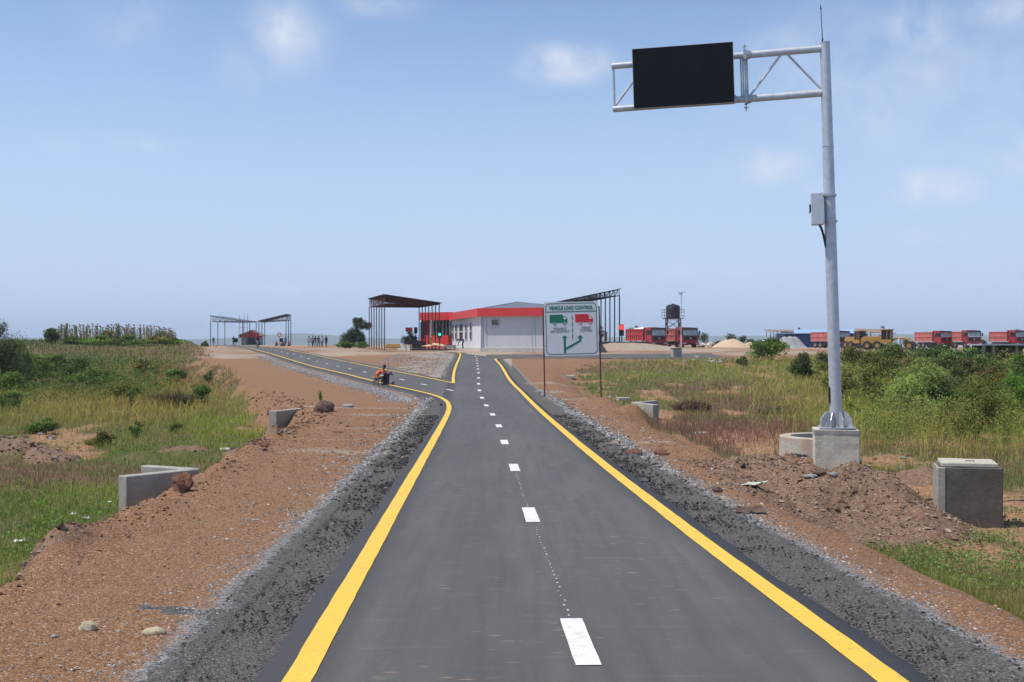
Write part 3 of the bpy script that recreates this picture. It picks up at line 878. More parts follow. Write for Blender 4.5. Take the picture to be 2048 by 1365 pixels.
# curved headwall ring behind it
def ring():
    t = thing('drain_ring', 'curved low concrete drain wall stained with red earth, behind the gantry block', 'drain wall', (6.42, 24.6, 0))
    pr = [(.70, -.6), (.70, .05), (.71, .06), (.90, .06), (.92, .045), (.94, -.6)]
    MB().lathe(pr, n=18, a0=R(85), a1=R(285)).build('curved_wall', M['conc_stain'], t)
    MB().lathe([(.02, -.34), (.70, -.36)], n=16, a0=R(80), a1=R(290)).build('pit_floor', M['conc_dark'], t)
ring()
# manhole block at the right edge
t = thing('manhole_chamber', 'dark rendered concrete chamber with a pale lid at the right edge of the photo', 'manhole', (7.50, 19.75, 0), R(-15))
concrete_mesh(-.49, .49, -.44, .44, -1.5, -.045, 3).build('chamber_wall', M['conc_dark'], t)
concrete_mesh(-.505, -.38, -.455, .40, -1.5, -.05, 8).build('side_wall', M['conc'], t)
lid = concrete_mesh(-.44, .42, -.40, .40, -.04, .03, 4, .004).build('lid', M['conc_lid'], t)
MB().tube([(-.05, -.2, .03), (-.05, -.2, .05), (.08, -.2, .05), (.08, -.2, .03)], .006, 6).build('lift_handle', M['rubber'], lid)

def wingwall(label, cat_pts, ztop, zbot, th, vertex, near, far, mat='conc'):
    t = thing('culvert_wing_wall', label, 'culvert wall', (vertex[0], vertex[1], 0), 0, 'culvert wing walls beside the road')
    def wall(p, nm, th, z1, sd):
        p = Vector(p); v = Vector(vertex); d = (p - v); L_ = d.length; a = math.atan2(d.y, d.x)
        mb = concrete_mesh(-.05, L_, -th / 2, th / 2, zbot, z1, sd, .005)
        o = mb.build(nm, M[mat], t); o.rotation_euler.z = a
    wall(near, 'near_wall', th, ztop, 1); wall(far, 'rear_wall', th * .95, ztop + .004, 2)
wingwall('larger grey V-shaped culvert wall with boulder against it, nearest on the left shoulder', 0, -.155, -1.6, .22, (-5.38, 20.25), (-6.22, 19.15), (-6.35, 20.75))
wingwall('grey V-shaped culvert wall on the left shoulder beside the brown rock, farther up the road', 0, -.52, -1.9, .32, (-7.55, 45.9), (-8.62, 43.2), (-8.75, 47.2))
wingwall('short V-shaped culvert wall right of the road behind the load control sign', 0, -.46, -1.8, .26, (4.95, 48.3), (5.55, 46.3), (5.95, 49.6), 'conc')
def slab(px, py, Y, sx, sy, sz, label, mat='conc_lid', rz=0, dz=0, name='concrete_slab'):
    p = hit(px, py) if Y is None else at(px, py, Y)
    o = concrete_mesh(-sx / 2, sx / 2, -sy / 2, sy / 2, -sz / 2, sz / 2, int(px), .01).build(name, M[mat])
    o.location = (p[0], p[1], Gf(p[0], p[1]) + sz / 2 + dz); o.rotation_euler.z = R(rz)
    tag(o, label, 'slab')
slab(1247, 806, None, .62, .5, .16, 'white concrete slab lying in the grass left of the short culvert wall', rz=5, dz=.05)
slab(1141, 757, None, .55, .8, .18, 'small pale concrete block lying in grass behind the load control sign', rz=-5)
slab(1404, 868, None, .55, .5, .06, 'flat pale slab on bare earth in front of the dry brush heap', rz=8)
slab(452, 908, None, .30, .45, .09, 'pale broken slab on the bank behind the near left culvert wall', rz=20, dz=.05)
# small block by the yard
t = thing('yard_block', 'weathered grey concrete chamber standing at the yard edge in front of the dump trucks', 'concrete block', (*hit(1353, 715)[:2], hit(1353, 715)[2]), R(8))
concrete_mesh(-.42, .42, -.4, .4, -.3, .78, 6).build('chamber_wall', M['conc'], t)
concrete_mesh(-.46, .46, -.44, .44, .79, .88, 7).build('lid', M['conc_dark'], t)

# ------------------------------------------------------------------ load control sign
def text_mesh(s, size, mat, parent, loc, name, sx=1.0, bold=0., align='CENTER', dy=0):
    cu = bpy.data.curves.new('t', 'FONT'); cu.body = s; cu.size = size; cu.align_x = align; cu.offset = bold
    cu.extrude = .002; cu.resolution_u = 3; cu.space_character = 1.0
    o = bpy.data.objects.new('t', cu); COL.objects.link(o)
    bpy.context.view_layer.update()
    dg = bpy.context.evaluated_depsgraph_get()
    me = bpy.data.meshes.new_from_object(o.evaluated_get(dg))
    bpy.data.objects.remove(o, do_unlink=True)
    me.name = name; me.materials.clear(); me.materials.append(mat)
    for v in me.vertices: v.co.x *= sx
    n = bpy.data.objects.new(name, me); COL.objects.link(n)
    n.parent = parent; n.rotation_euler = (R(90), 0, 0); n.location = loc
    KIDS.setdefault(parent.name, []).append(n)
    return n
def rrect(w, h, r, n=6):
    pts = []
    for cx, cy, a0 in ((w / 2 - r, h / 2 - r, 0), (-w / 2 + r, h / 2 - r, 90), (-w / 2 + r, -h / 2 + r, 180), (w / 2 - r, -h / 2 + r, 270)):
        for i in range(n + 1):
            a = R(a0 + 90 * i / n); pts.append((cx + r * math.cos(a), cy + r * math.sin(a)))
    return pts
def board():
    Y = 54.0
    base = at(1146, 800, Y)
    t = thing('load_control_sign', 'white and green vehicle load control sign on two maroon posts beside the road', 'road sign', (base.x, Y, base.z), 0)
    t.rotation_euler = (0, R(-1.3), R(-4))
    W = 2.42; H = 2.42; zc = 3.20
    for s, top in ((-1, 4.10), (1, 4.18)):
        MB().cyl((s * 1.265, .05, -.6), (s * 1.265, .05, top), .032, .032, 10).build('post', M['postmaroon'], t)
    for z in (zc + .95, zc - .75):
        MB().box((0, .045, z), (2.5, .03, .05)).build('rail', M['postmaroon'], t)
    bd = MB().prism(rrect(W, H, .04), -.012, .012, 'y').build('sign_plate', M['signwhite'], t); bd.location = (0, -.0, zc)
    f = -.0125
    # green frame with rounded corners
    fr = MB(); n = None
    o_ = rrect(W * .955, H * .955, .20, 8); i_ = rrect(W * .955 - .07, H * .955 - .07, .165, 8); k = len(o_)
    fr.add([(x, f - .002, z) for x, z in o_] + [(x, f - .002, z) for x, z in i_], [(i, (i + 1) % k, k + (i + 1) % k, k + i) for i in range(k)])
    fr.bbox(-W * .955 / 2 + .03, W * .955 / 2 - .03, f - .004, f - .001, .75, .79)
    fr.build('green_border', M['signgreen'], bd, fixn=False)
    text_mesh('VEHICLE LOAD CONTROL', .225, M['signgreen'], bd, (0, f - .004, .865), 'heading_text', .735, .010)
    text_mesh('STRAIGHT', .150, M['signtext'], bd, (-.52, f - .004, -.04), 'caption_text', .86, .001)
    text_mesh('ON HIGHWAY', .150, M['signtext'], bd, (-.52, f - .004, -.165), 'caption_text', .86, .001)
    text_mesh('WEIGH', .150, M['signtext'], bd, (.66, f - .004, -.02), 'caption_text', .86, .001)
    text_mesh('STATION', .150, M['signtext'], bd, (.66, f - .004, -.145), 'caption_text', .86, .001)
    def truck(cx, mat, nm):
        g = MB()
        def q(x0, x1, z0, z1, yy=f - .004): g.bbox(cx + x0, cx + x1, yy, f - .001, z0, z1)
        q(-.42, .17, .21, .585)
        g.prism([(cx + .17, .21), (cx + .38, .21), (cx + .38, .36), (cx + .33, .47), (cx + .26, .51), (cx + .17, .51)], f - .0045, f - .001, 'y')
        o = g.build(nm, mat, bd)
        w = MB().prism([(cx + .205, .37), (cx + .335, .37), (cx + .305, .45), (cx + .25, .475), (cx + .205, .475)], f - .0065, f - .004, 'y')
        w.build('symbol_window', M['signwhite'], o)
        for wx in (-.20, .25): MB().cyl((cx + wx, f - .001, .19), (cx + wx, f - .0075, .19), .075, .075, 20).build('symbol_gap', M['signwhite'], o)
        for wx in (-.20, .25):
            h = MB(); kk = 24
            vs = [(cx + wx + r * math.cos(2 * math.pi * i / kk), f - .009, .19 + r * math.sin(2 * math.pi * i / kk)) for r in (.072, .036) for i in range(kk)]
            h.add(vs, [(i, (i + 1) % kk, kk + (i + 1) % kk, kk + i) for i in range(kk)])
            h.build('symbol_wheel', mat, o, fixn=False)
    n0 = len(KIDS[bd.name]); truck(-.55, M['signgreen'], 'green_lorry_symbol'); truck(.60, M['signred'], 'red_lorry_symbol')
    for o in KIDS[bd.name][n0:]: o.location.z += .06
    for (a, b) in ((.60, .38), (.31, .10), (.02, -.18), (-.24, -.46)):
        MB().bbox(.03, .07, f - .004, f - .001, b, a).build('divider_dash', M['signgreen'], bd)
    ar = MB()
    ar.bbox(-.36, -.26, f - .004, f - .001, -1.10, -.40)
    ar.prism([(-.45, -.41), (-.17, -.41), (-.31, -.29)], f - .0055, f - .001, 'y')
    ar.prism([(-.26, -.96), (-.26, -.84), (.335, -.53), (.335, -.40), (.435, -.40), (.435, -.58)], f - .0045, f - .001, 'y')
    ar.prism([(.24, -.41), (.53, -.41), (.385, -.29)], f - .0055, f - .001, 'y')
    ar.build('route_arrows', M['signgreen'], bd)
board()

# ------------------------------------------------------------------ weigh station building
def ribs_wall(mb, a, b, z0, z1, th=.06, step=1.15, ribw=.05, ribd=.02):
    a = Vector(a); b = Vector(b); d = b - a; L_ = d.length; ang = math.atan2(d.y, d.x)
    nrm = Vector((math.sin(ang), -math.cos(ang)))
    k = max(1, int(L_ / step))
    for i in range(k + 1):
        p = a + d * i / k + nrm * (th / 2 + ribd / 2)
        mb.box((p.x, p.y, (z0 + z1) / 2), (ribw, ribd, z1 - z0 - .02), (0, 0, ang))
def wallseg(mb, a, b, z0, z1, th=.2, out=0.):
    a = Vector(a); b = Vector(b); d = b - a; ang = math.atan2(d.y, d.x); c = (a + b) / 2
    nrm = Vector((math.sin(ang), -math.cos(ang))); c = c + nrm * out
    mb.box((c.x, c.y, (z0 + z1) / 2), (d.length, th, z1 - z0), (0, 0, ang))
def station():
    z0 = 1.12; ze = 4.72; zt = 5.62
    C_ = Vector((-3.27, 133)); R_ = Vector((7.7, 128.6)); E_ = Vector((-7.9, 158)); A_ = Vector((-11.0, 159.5)); 
    B1 = Vector((8.3, 146)); B2 = Vector((2, 170)); 
    t = thing('station_building', 'long white weigh station building with bright red fascia and dark windows', 'building', (C_.x, C_.y, 0))
    t.location = (0, 0, 0)
    def seg(nm, a, b, za, zb, mat, th=.2, out=0., par=t, **k):
        mb = MB(); wallseg(mb, a, b, za, zb, th, out); return mb.build(nm, mat, par, **k)
    d = (R_ - C_)
    m = MB(); wallseg(m, C_, R_, z0, ze + .1, .2)
    for f in (.008, .045, .50, .53):
        q_ = C_ + d * f; ribs_wall(m, q_, q_ + d * .002, z0 + .1, ze, .2, 5, .05, .03)
    front = m.build('wall', M['wallwhite_shaded'], t, label='shaded front wall of plain white panels')
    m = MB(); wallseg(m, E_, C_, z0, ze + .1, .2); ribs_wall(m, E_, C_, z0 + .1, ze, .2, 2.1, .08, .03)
    left = m.build('wall', M['walllight'], t, label='sunlit white ribbed wall with tall windows')
    back = seg('wall', R_, B1, z0, ze + .1, M['wallwhite_shaded']); seg('wall', B1, B2, z0, ze + .1, M['wallwhite_shaded'])
    seg('wall', B2, A_ + Vector((2, 6)), z0, ze + .1, M['wallwhite_shaded'])
    # fascia
    off = .55
    def grow(a, b, o=off):
        d = (b - a).normalized(); return Vector((d.y, -d.x)) * o
    fas = MB()
    nF = grow(C_, R_); nL = grow(E_, C_)
    Cc = C_ + nF * .75 + nL * .6
    for a, b in ((E_ + nL, Cc), (Cc, R_ + nF + Vector((.4, -.2)))):
        wallseg(fas, a, b, ze, zt, .12)
    wallseg(fas, R_ + nF + Vector((.4, -.2)), B1 + Vector((.6, -.4)), ze, zt, .12)
    fas.build('red_fascia', M['fascia'], t)
    sf = MB(); sf.add([(*(E_ + nL), ze + .004), (*Cc, ze + .004), (*(R_ + nF), ze + .004), (*R_, ze + .004), (*C_, ze + .004), (*E_, ze + .004)], [(0, 1, 4, 5), (1, 2, 3, 4)])
    sf.build('soffit', M['wallwhite_shaded'], t)
    # hipped roof
    pk = Vector((.6, 139, 6.5)); pk2 = Vector((.5, 155, 6.5))
    rz_ = zt - .12
    ring_ = [(*(E_ + nL * .9), rz_), (*Cc, rz_), (*(R_ + nF), rz_), (*(B1 + Vector((.5, 0))), rz_), (*B2, rz_), (*(A_ + Vector((1, 6))), rz_)]
    rf = MB(); rf.add(ring_ + [tuple(pk), tuple(pk2)], [(0, 1, 6, 7), (1, 2, 6), (2, 3, 7, 6), (3, 4, 7), (4, 5, 7), (5, 0, 7)])
    roof = rf.build('roof', M['roofgrey'], t)
    rc = MB()
    rc.cyl(pk, (*Cc, rz_ + .02), .06, .06, 6).cyl(pk, (*(R_ + nF), rz_ + .02), .06, .06, 6).cyl(pk, pk2, .07, .07, 6).cyl(pk2, (*(E_ + nL * .9), rz_ + .02), .06, .06, 6)
    rc.build('ridge_cap', M['sheet'], roof)
    # windows on the sunlit wall: distances from corner C
    dl_ = (E_ - C_); LL = dl_.length; dn = dl_.normalized(); nn = nL.normalized()
    ang = math.atan2(-dn.y, -dn.x)
    for px, w in ((944, .95), (934.5, .9), (924.5, 1.9), (914.5, 1.0), (907.5, 1.1)):
        # intersect the view ray with the wall line
        k = (px - CX) / F
        s = (k * C_.y - C_.x) / (dn.x - k * dn.y)
        q = C_ + dn * s + nn * .12
        wd = MB().box((q.x, q.y, 3.15), (w * 1.35, .06, 1.9), (0, 0, ang)).build('window', M['glass'], left)
        fr = MB()
        for dz in (0, .95, -.95): fr.box((q.x + nn.x * .04, q.y + nn.y * .04, 3.15 + dz), (w * 1.35 + .1, .06, .09 if dz else .16), (0, 0, ang))
        for sx in (-1, 1):
            e = q + dn * sx * w * .68 + nn * .041; fr.box((e.x, e.y, 3.15), (.08, .055, 1.8), (0, 0, ang))
        fr.build('window_frame', M['frame'], wd)
    # small square vent window on the front wall
    q = C_ + d * .085 + nF.normalized() * .13; a2 = math.atan2(d.y, d.x)
    w = MB().box((q.x + .5, q.y - .3, 4.05), (.75, .05, .62), (0, 0, a2)).build('window', simple('small_green_glass', (.10, .12, .06), .3), front)
    fr = MB()
    for dz in (-.33, .33): fr.box((q.x + .5, q.y - .33, 4.05 + dz), (.85, .06, .06), (0, 0, a2))
    for sx in (-.4, .4): fr.box((q.x + .5 + sx * math.cos(a2), q.y - .33 + sx * math.sin(a2), 4.05), (.06, .06, .72), (0, 0, a2))
    fr.build('window_frame', M['frame'], w)
    # white down pipe at the corner and plinth
    MB().cyl((C_.x - .15, C_.y - .2, z0), (C_.x - .15, C_.y - .2, ze), .06, .06, 8).build('down_pipe', M['frame'], t)
    pl_ = MB(); wallseg(pl_, C_, R_, z0 - .5, z0 + .12, .35, .1); wallseg(pl_, E_, C_, z0 - .5, z0 + .1, .3, .05); pl_.build('plinth', M['plinth'], t)
    # red entrance wing with glass band
    ent = MB(); a, b = at(843, 690, 160), at(899, 690, 157); a = Vector((a.x, a.y)); b = Vector((b.x, b.y))
    ent = seg('wall', a, b, z0, 2.75, M['fascia'], .5, 0, label='red lower wall of the entrance wing')
    seg('red_fascia', a + Vector((-.1, -.5)), b + Vector((.4, -.4)), 4.75, 5.78, M['fascia'], .3)
    pilm = MB().box((a.x + .45, a.y - .2, 3.3), (.9, .7, 4.4)).build('red_pillar', M['fascia'], t)
    gl = seg('glazing', a + Vector((.9, .2)), b + Vector((0, .2)), 2.75, 4.76, M['glass'], .1)
    mu = MB(); dd = b - a
    for i in range(1, 9):
        p = a + dd * (i / 8.5 + .06); mu.box((p.x, p.y + .1, 3.75), (.09, .14, 2.0))
    mu.box(((a.x + b.x) / 2 + .4, (a.y + b.y) / 2 + .1, 3.1), (dd.length - .9, .12, .06), (0, 0, math.atan2(dd.y, dd.x)))
    mu.build('mullion', M['frame'], gl)
    MB().box((a.x + .3, a.y - .62, 3.4), (.8, .1, 2.2)).build('door', M['darksteel'], t)
    # lamp on wall
    MB().box((C_.x - .7, C_.y + 4, 4.45), (.2, .2, .12)).build('wall_lamp', M['tarp'], t)
station()

# ------------------------------------------------------------------ canopies: mono-pitch trusses on slender columns
def canopy(name, label, hi, lo, depth, nfr, zb, zhi, zlo, dep_hi, mat, sheet, group='lane canopies of the weigh station', roof=True, pw=.13, inner=True):
    hi, lo, dv = Vector(hi), Vector(lo), Vector(depth)
    t = thing('lane_canopy', label, 'canopy', (hi.x, hi.y, zb), 0, group)
    O = Vector((hi.x, hi.y, zb))
    def P(s, f, z): q = hi + (lo - hi) * s + dv * f; return Vector((q.x, q.y, z)) - O
    def ztop(s): return zhi + (zlo - zhi) * s
    zbt = zhi - dep_hi
    def zbot(s): return min(ztop(s) - .08, zbt + (zlo - .1 - zbt) * s)
    for i in range(nfr):
        f = i / (nfr - 1)
        for s in ((.0, .985) if not inner else (.0, .985)):
            a = P(s, f, zb - .4); b_ = P(s, f, zbot(s))
            m_ = MB().cyl(a, b_, pw / 2, pw / 2, 6)
            m_.build('column', mat, t)
    for i in range(nfr):
        f = i / (nfr - 1); m = MB(); n = 11; ang = 0
        m.cyl(P(0, f, ztop(0) - .03), P(1, f, ztop(1) - .03), .05, .05, 5).cyl(P(0, f, zbot(0)), P(1, f, zbot(1)), .045, .045, 5)
        for k in range(n):
            s0 = k / n; s1 = (k + 1) / n
            m.cyl(P(s0, f, ztop(s0) - .03), P(s0, f, zbot(s0)), .028, .028, 4)
            if k % 2: m.cyl(P(s0, f, zbot(s0)), P(s1, f, ztop(s1) - .03), .026, .026, 4)
            else: m.cyl(P(s0, f, ztop(s0) - .03), P(s1, f, zbot(s1)), .026, .026, 4)
        m.build('truss', mat, t)
    m = MB()
    for k in range(8):
        s = k / 7
        m.cyl(P(s, -.03, ztop(s)), P(s, 1.03, ztop(s)), .035, .035, 4)
    for s, z in ((0, zbot(0)), (1, zbot(1))): m.cyl(P(s, 0, z), P(s, 1, z), .045, .045, 5)
    nk = nfr * 2
    for k in range(nk):
        f0 = k / nk; f1 = (k + 1) / nk
        za, zb_ = (zbot(0), ztop(0)) if k % 2 == 0 else (ztop(0), zbot(0))
        m.cyl(P(0, f0, za), P(0, f1, zb_), .03, .03, 4)
        m.cyl(P(0, f0, zbot(0)), P(0, f0, ztop(0)), .03, .03, 4)
    m.build('purlins', mat, t)
    if roof:
        r = MB(); n = 26
        q = [P(-.025, -.04, ztop(0) + .04), P(1.03, -.04, ztop(1) + .02), P(1.03, 1.04, ztop(1) + .02), P(-.025, 1.04, ztop(0) + .04)]
        vs = [*q, *[v + Vector((0, 0, .045)) for v in q]]
        r.add([tuple(v) for v in vs], [(0, 1, 2, 3), (4, 5, 6, 7), (0, 1, 5, 4), (1, 2, 6, 5), (2, 3, 7, 6), (3, 0, 4, 7)])
        r.build('roof_sheet', sheet, t)
    return t
def spot(px, Y): return ((px - CX) / F * Y, Y)
canopy('lane_canopy', 'dark red steel lane canopy with slender columns, left of the white building', spot(769, 141), spot(880, 141), (-3.4, 13.5), 7, .95, 7.42, 6.42, 1.05, M['darkred'], M['darkred'])
canopy('lane_canopy', 'lane canopy with grey sheet roof sloping up to the right, behind the road sign', spot(1239, 142), spot(1128, 142), (-2.6, 24), 9, 1.9, 8.15, 6.75, .78, M['darksteel'], M['sheet'], pw=.15)
canopy('lane_canopy', 'distant open steel canopy left of the small red kiosk, sloping down to the right', spot(421, 238), spot(487, 238), (.7, 9), 3, 1.1, 7.0, 5.95, 1.15, M['darksteel'], M['sheet'], pw=.16)
canopy('lane_canopy', 'distant open steel canopy right of the small red kiosk, rising to the right', spot(572, 238), spot(517, 238), (-.7, 9), 3, 1.1, 7.3, 5.95, 1.1, M['darksteel'], M['sheet'], pw=.16)
# scaffold by the kiosk
def scaffold():
    Y = 232
    a = at(478, 692, Y)
    t = thing('scaffold_tower', 'thin wooden scaffold poles rising beside the distant red kiosk', 'scaffold', (a.x, Y, a.z - .1))
    for i, (px, h) in enumerate(((0, 6.1), (.75, 6.3), (1.55, 6.2), (.4, 5.0))):
        MB().cyl((px, .8 * (i % 2), 0), (px + .1, .8 * (i % 2), h), .05, .04, 5).build('pole', M['wood'], t)
    for z in (1.2, 2.4, 3.6, 4.5): MB().cyl((-.1, .2, z), (1.75, .2, z), .035, .035, 5).build('cross_rail', M['wood'], t)
scaffold()
def kiosk():
    Y = 240; a = at(501, 691.5, Y)
    t = thing('kiosk', 'small grey kiosk with red gabled front at the far end of the left road', 'kiosk', (a.x, Y, a.z), 0)
    m = MB(); m.bbox(-1.9, 1.9, 0, 3, 0, 2.0); m.build('wall', M['kioskgrey'], t)
    MB().bbox(-.9, 1.0, -.06, 0, .1, 1.6).build('shutter', M['darksteel'], t)
    MB().prism([(-2.4, 1.55), (2.4, 1.55), (2.3, 1.85), (1.3, 2.55), (.2, 2.9), (-1.0, 2.5), (-2.3, 1.8)], -.35, -.12, 'y').build('red_gable', M['redkiosk'], t)
    MB().prism([(-2.5, 1.95), (0.2, 3.0), (2.5, 1.95), (2.5, 2.05), (.2, 3.12), (-2.5, 2.05)], -.1, 3.2, 'y').build('roof', M['rustroof'], t)
kiosk()

# ------------------------------------------------------------------ traffic lights, barriers, signs near the station
def signal(px, pyb, pyt, Y, lit, label):
    a = at(px, pyb, Y); zt = at(px, pyt, Y).z - a.z
    t = thing('traffic_light', label, 'traffic light', tuple(a), 0, 'lane traffic lights')
    MB().cyl((0, 0, -.3), (0, 0, zt - .2), .06, .06, 8).build('pole', M['darksteel'], t)
    h = MB().bbox(-.24, .24, -.16, .1, zt - 1.25, zt + .1).build('signal_head', M['black'], t, bevel=.02)
    for i, (nm, mm) in enumerate((('lamp', M['lampred'] if lit == 'r' else M['black']), ('lamp', M['lampgreen'] if lit == 'g' else M['black']))):
        z = zt - .25 - i * .62
        if lit == 'r' and i == 0: MB().bbox(-.26, .26, -.22, -.161, z - .28, z + .28).build('lit_panel', mm, h)
        l = MB().cyl((0, -.2, z), (0, -.23, z), .16, .16, 14).build(nm, mm, h)
        MB().lathe([(.225, 0), (.235, .14)], n=12).build('visor', M['black'], l).rotation_euler = (R(90), 0, 0)
        KIDS[l.name][-1].location = (0, -.2, z)
signal(879.5, 691, 654, 136, 'g', 'traffic light glowing green in front of the red entrance wing')
signal(1243.5, 688, 651, 141, 'r', 'traffic light glowing red beside the right canopy')
def signbox(px, py0, py1, Y, w, h, mat, label):
    a = at(px, py1, Y); zt = at(px, py0, Y).z - a.z
    t = thing('display_box', label, 'display', tuple(a))
    MB().cyl((0, .05, -.5), (0, .05, zt - h), .07, .07, 6).build('post', M['darksteel'], t)
    MB().bbox(-w / 2, w / 2, -.12, .12, zt - h, zt).build('housing', mat, t, bevel=.02)
    MB().bbox(-w / 2 + .06, w / 2 - .06, -.135, -.121, zt - h + .06, zt - .06).build('screen', M['signred'] if mat is M['darkred'] else M['screen'], t)
signbox(818, 655.5, 690, 148, .85, .52, M['darkred'], 'small red display box on a post beside the left canopy')
signbox(831.5, 655, 689, 149, .4, .75, M['black'], 'narrow black box on a post beside the red display')
signbox(472, 677, 692, 225, .7, .75, M['darksteel'], 'small dark square sign before the distant left canopy')
signbox(563, 677, 692, 225, .6, .7, M['darksteel'], 'dark square sign under the distant right canopy')
def roundsign():
    a = at(559, 691, 226)
    t = thing('round_sign', 'small round road sign with a red rim beside the distant right canopy', 'road sign', tuple(a))
    MB().cyl((0, 0, 0), (0, 0, 1.7), .04, .04, 6).build('post', M['darksteel'], t)
    MB().cyl((0, -.05, 2.0), (0, -.09, 2.0), .42, .42, 20).build('red_rim', M['signred'], t)
    MB().cyl((0, -.091, 2.0), (0, -.1, 2.0), .28, .28, 18).build('disc', M['signwhite'], t)
roundsign()
def barrier(px, py, Y, label, arm=None, h=1.25):
    a = at(px, py, Y)
    t = thing('barrier_gate', label, 'barrier', tuple(a), 0, 'boom barriers of the weigh lanes')
    MB().bbox(-.17, .17, -.15, .15, 0, h).build('housing', M['yellowpaint'], t, bevel=.02)
    MB().bbox(-.2, .2, -.18, .18, h, h + .06).build('cap', M['darksteel'], t)
    if arm:
        MB().cyl((0, -.18, h - .2), (arm[0], -.18, arm[1]), .05, .04, 8).build('boom', M['tarp'], t)
barrier(862, 690, 138, 'yellow barrier box with its white boom raised under the left canopy', (.03, 2.85), 1.0)
barrier(1211.5, 682, 146, 'yellow barrier box with its white boom lowered, right of the road sign', (-2.2, 1.0), 1.05)
MB_ = MB()
a = at(786, 696.5, 137)
t = thing('pipe_stack', 'yellow pipes lying on the ground beneath the left canopy', 'pipes', tuple(a), R(3))
for i in range(3): MB().cyl((-.85, .2 * i, .15 + .02 * i), (.85, .2 * i, .15 + .02 * i), .13, .13, 12).build('pipe', M['yellowpaint'], t)
for i in range(2): MB().cyl((-.8, .1 + .2 * i, .36), (.8, .1 + .2 * i, .36), .12, .12, 12).build('pipe', M['yellowpaint'], t)
def lowwall(p0, p1, Y0, Y1, h, th, label, mat='plinth', name='low_wall'):
    a = at(p0[0], p0[1], Y0); b = at(p1[0], p1[1], Y1)
    m = MB(); d = b - a
    o = MB().box((0, 0, h / 2 - .2), (d.length, th, h + .4)).build(name, M[mat])
    o.location = ((a.x + b.x) / 2, (a.y + b.y) / 2, (a.z + b.z) / 2); o.rotation_euler.z = math.atan2(d.y, d.x)
    tag(o, label, 'low wall')
lowwall((797, 700), (822, 700), 143, 141, .62, .3, 'pale low wall end between the yellow pipes and the station')
lowwall((815, 690), (846, 691), 150, 149, .5, 1.5, 'dark loading plinth below the red display box', 'conc_dark')
def heap(px, py, Y, w, h, dep, mat, label, cat, name, seed=1, group=None):
    a = at(px, py, Y)
    n = 34; V = []; FQ = []
    q = random.Random(seed)
    pk = [(q.uniform(-.35, .35), q.uniform(-.3, .3), q.uniform(.6, 1)) for _ in range(3)] + [(0, 0, 1)]
    for i in range(n):
        for j in range(n):
            u = -1 + 2 * i / (n - 1); v = -1 + 2 * j / (n - 1)
            z = 0
            for (x, y, k) in pk:
                r_ = math.hypot(u - x, (v - y)); z = max(z, k * (math.exp(-(r_ * 1.75) ** 2) * 1.06 - .05))
            z = max(z, -.15); z += .05 * (float(fbm(u * 4 + seed, v * 4, 3)) - .5)
            V.append((u * w / 2, v * dep / 2, z * h))
    for i in range(n - 1):
        for j in range(n - 1): FQ.append((i * n + j, (i + 1) * n + j, (i + 1) * n + j + 1, i * n + j + 1))
    o = np_mesh(name, np.array(V), np.array(FQ), mat, None, smooth=True, per=4)
    o.location = a; tag(o, label, cat, group)
M['sand'] = simple('pale_sand', (.50, .37, .25), .95, 0, .1, 1.2, (.4, .28, .18), .4, .3)
M['greystone'] = simple('crushed_stone_heap', (.30, .30, .30), .95, 0, .2, 3, (.4, .4, .4), .4, .5)
heap(1466, 697.5, 172, 6.0, 1.42, 5, M['sand'], 'tall pale heap of building sand in the yard right of the trucks', 'sand heap', 'sand_heap', 2)
heap(1500, 697.5, 174, 4.2, .95, 4, M['sand'], 'lower sand heap joined to the right side of the tall one', 'sand heap', 'sand_heap', 3)
heap(1580, 698, 168, 4.6, 1.75, 4, M['greystone'], 'grey crushed stone heap in front of the blue shed', 'gravel heap', 'gravel_heap', 5)
heap(1534, 698, 170, 4.4, 1.6, 4, M['greystone'], 'grey crushed stone heap behind the dark shrub, left of the shed', 'gravel heap', 'gravel_heap', 6)
heap(868, 693, 139, 3.0, .38, 2.2, M['sand'], 'small pale sand heap below the glowing green light', 'sand heap', 'sand_heap', 8)

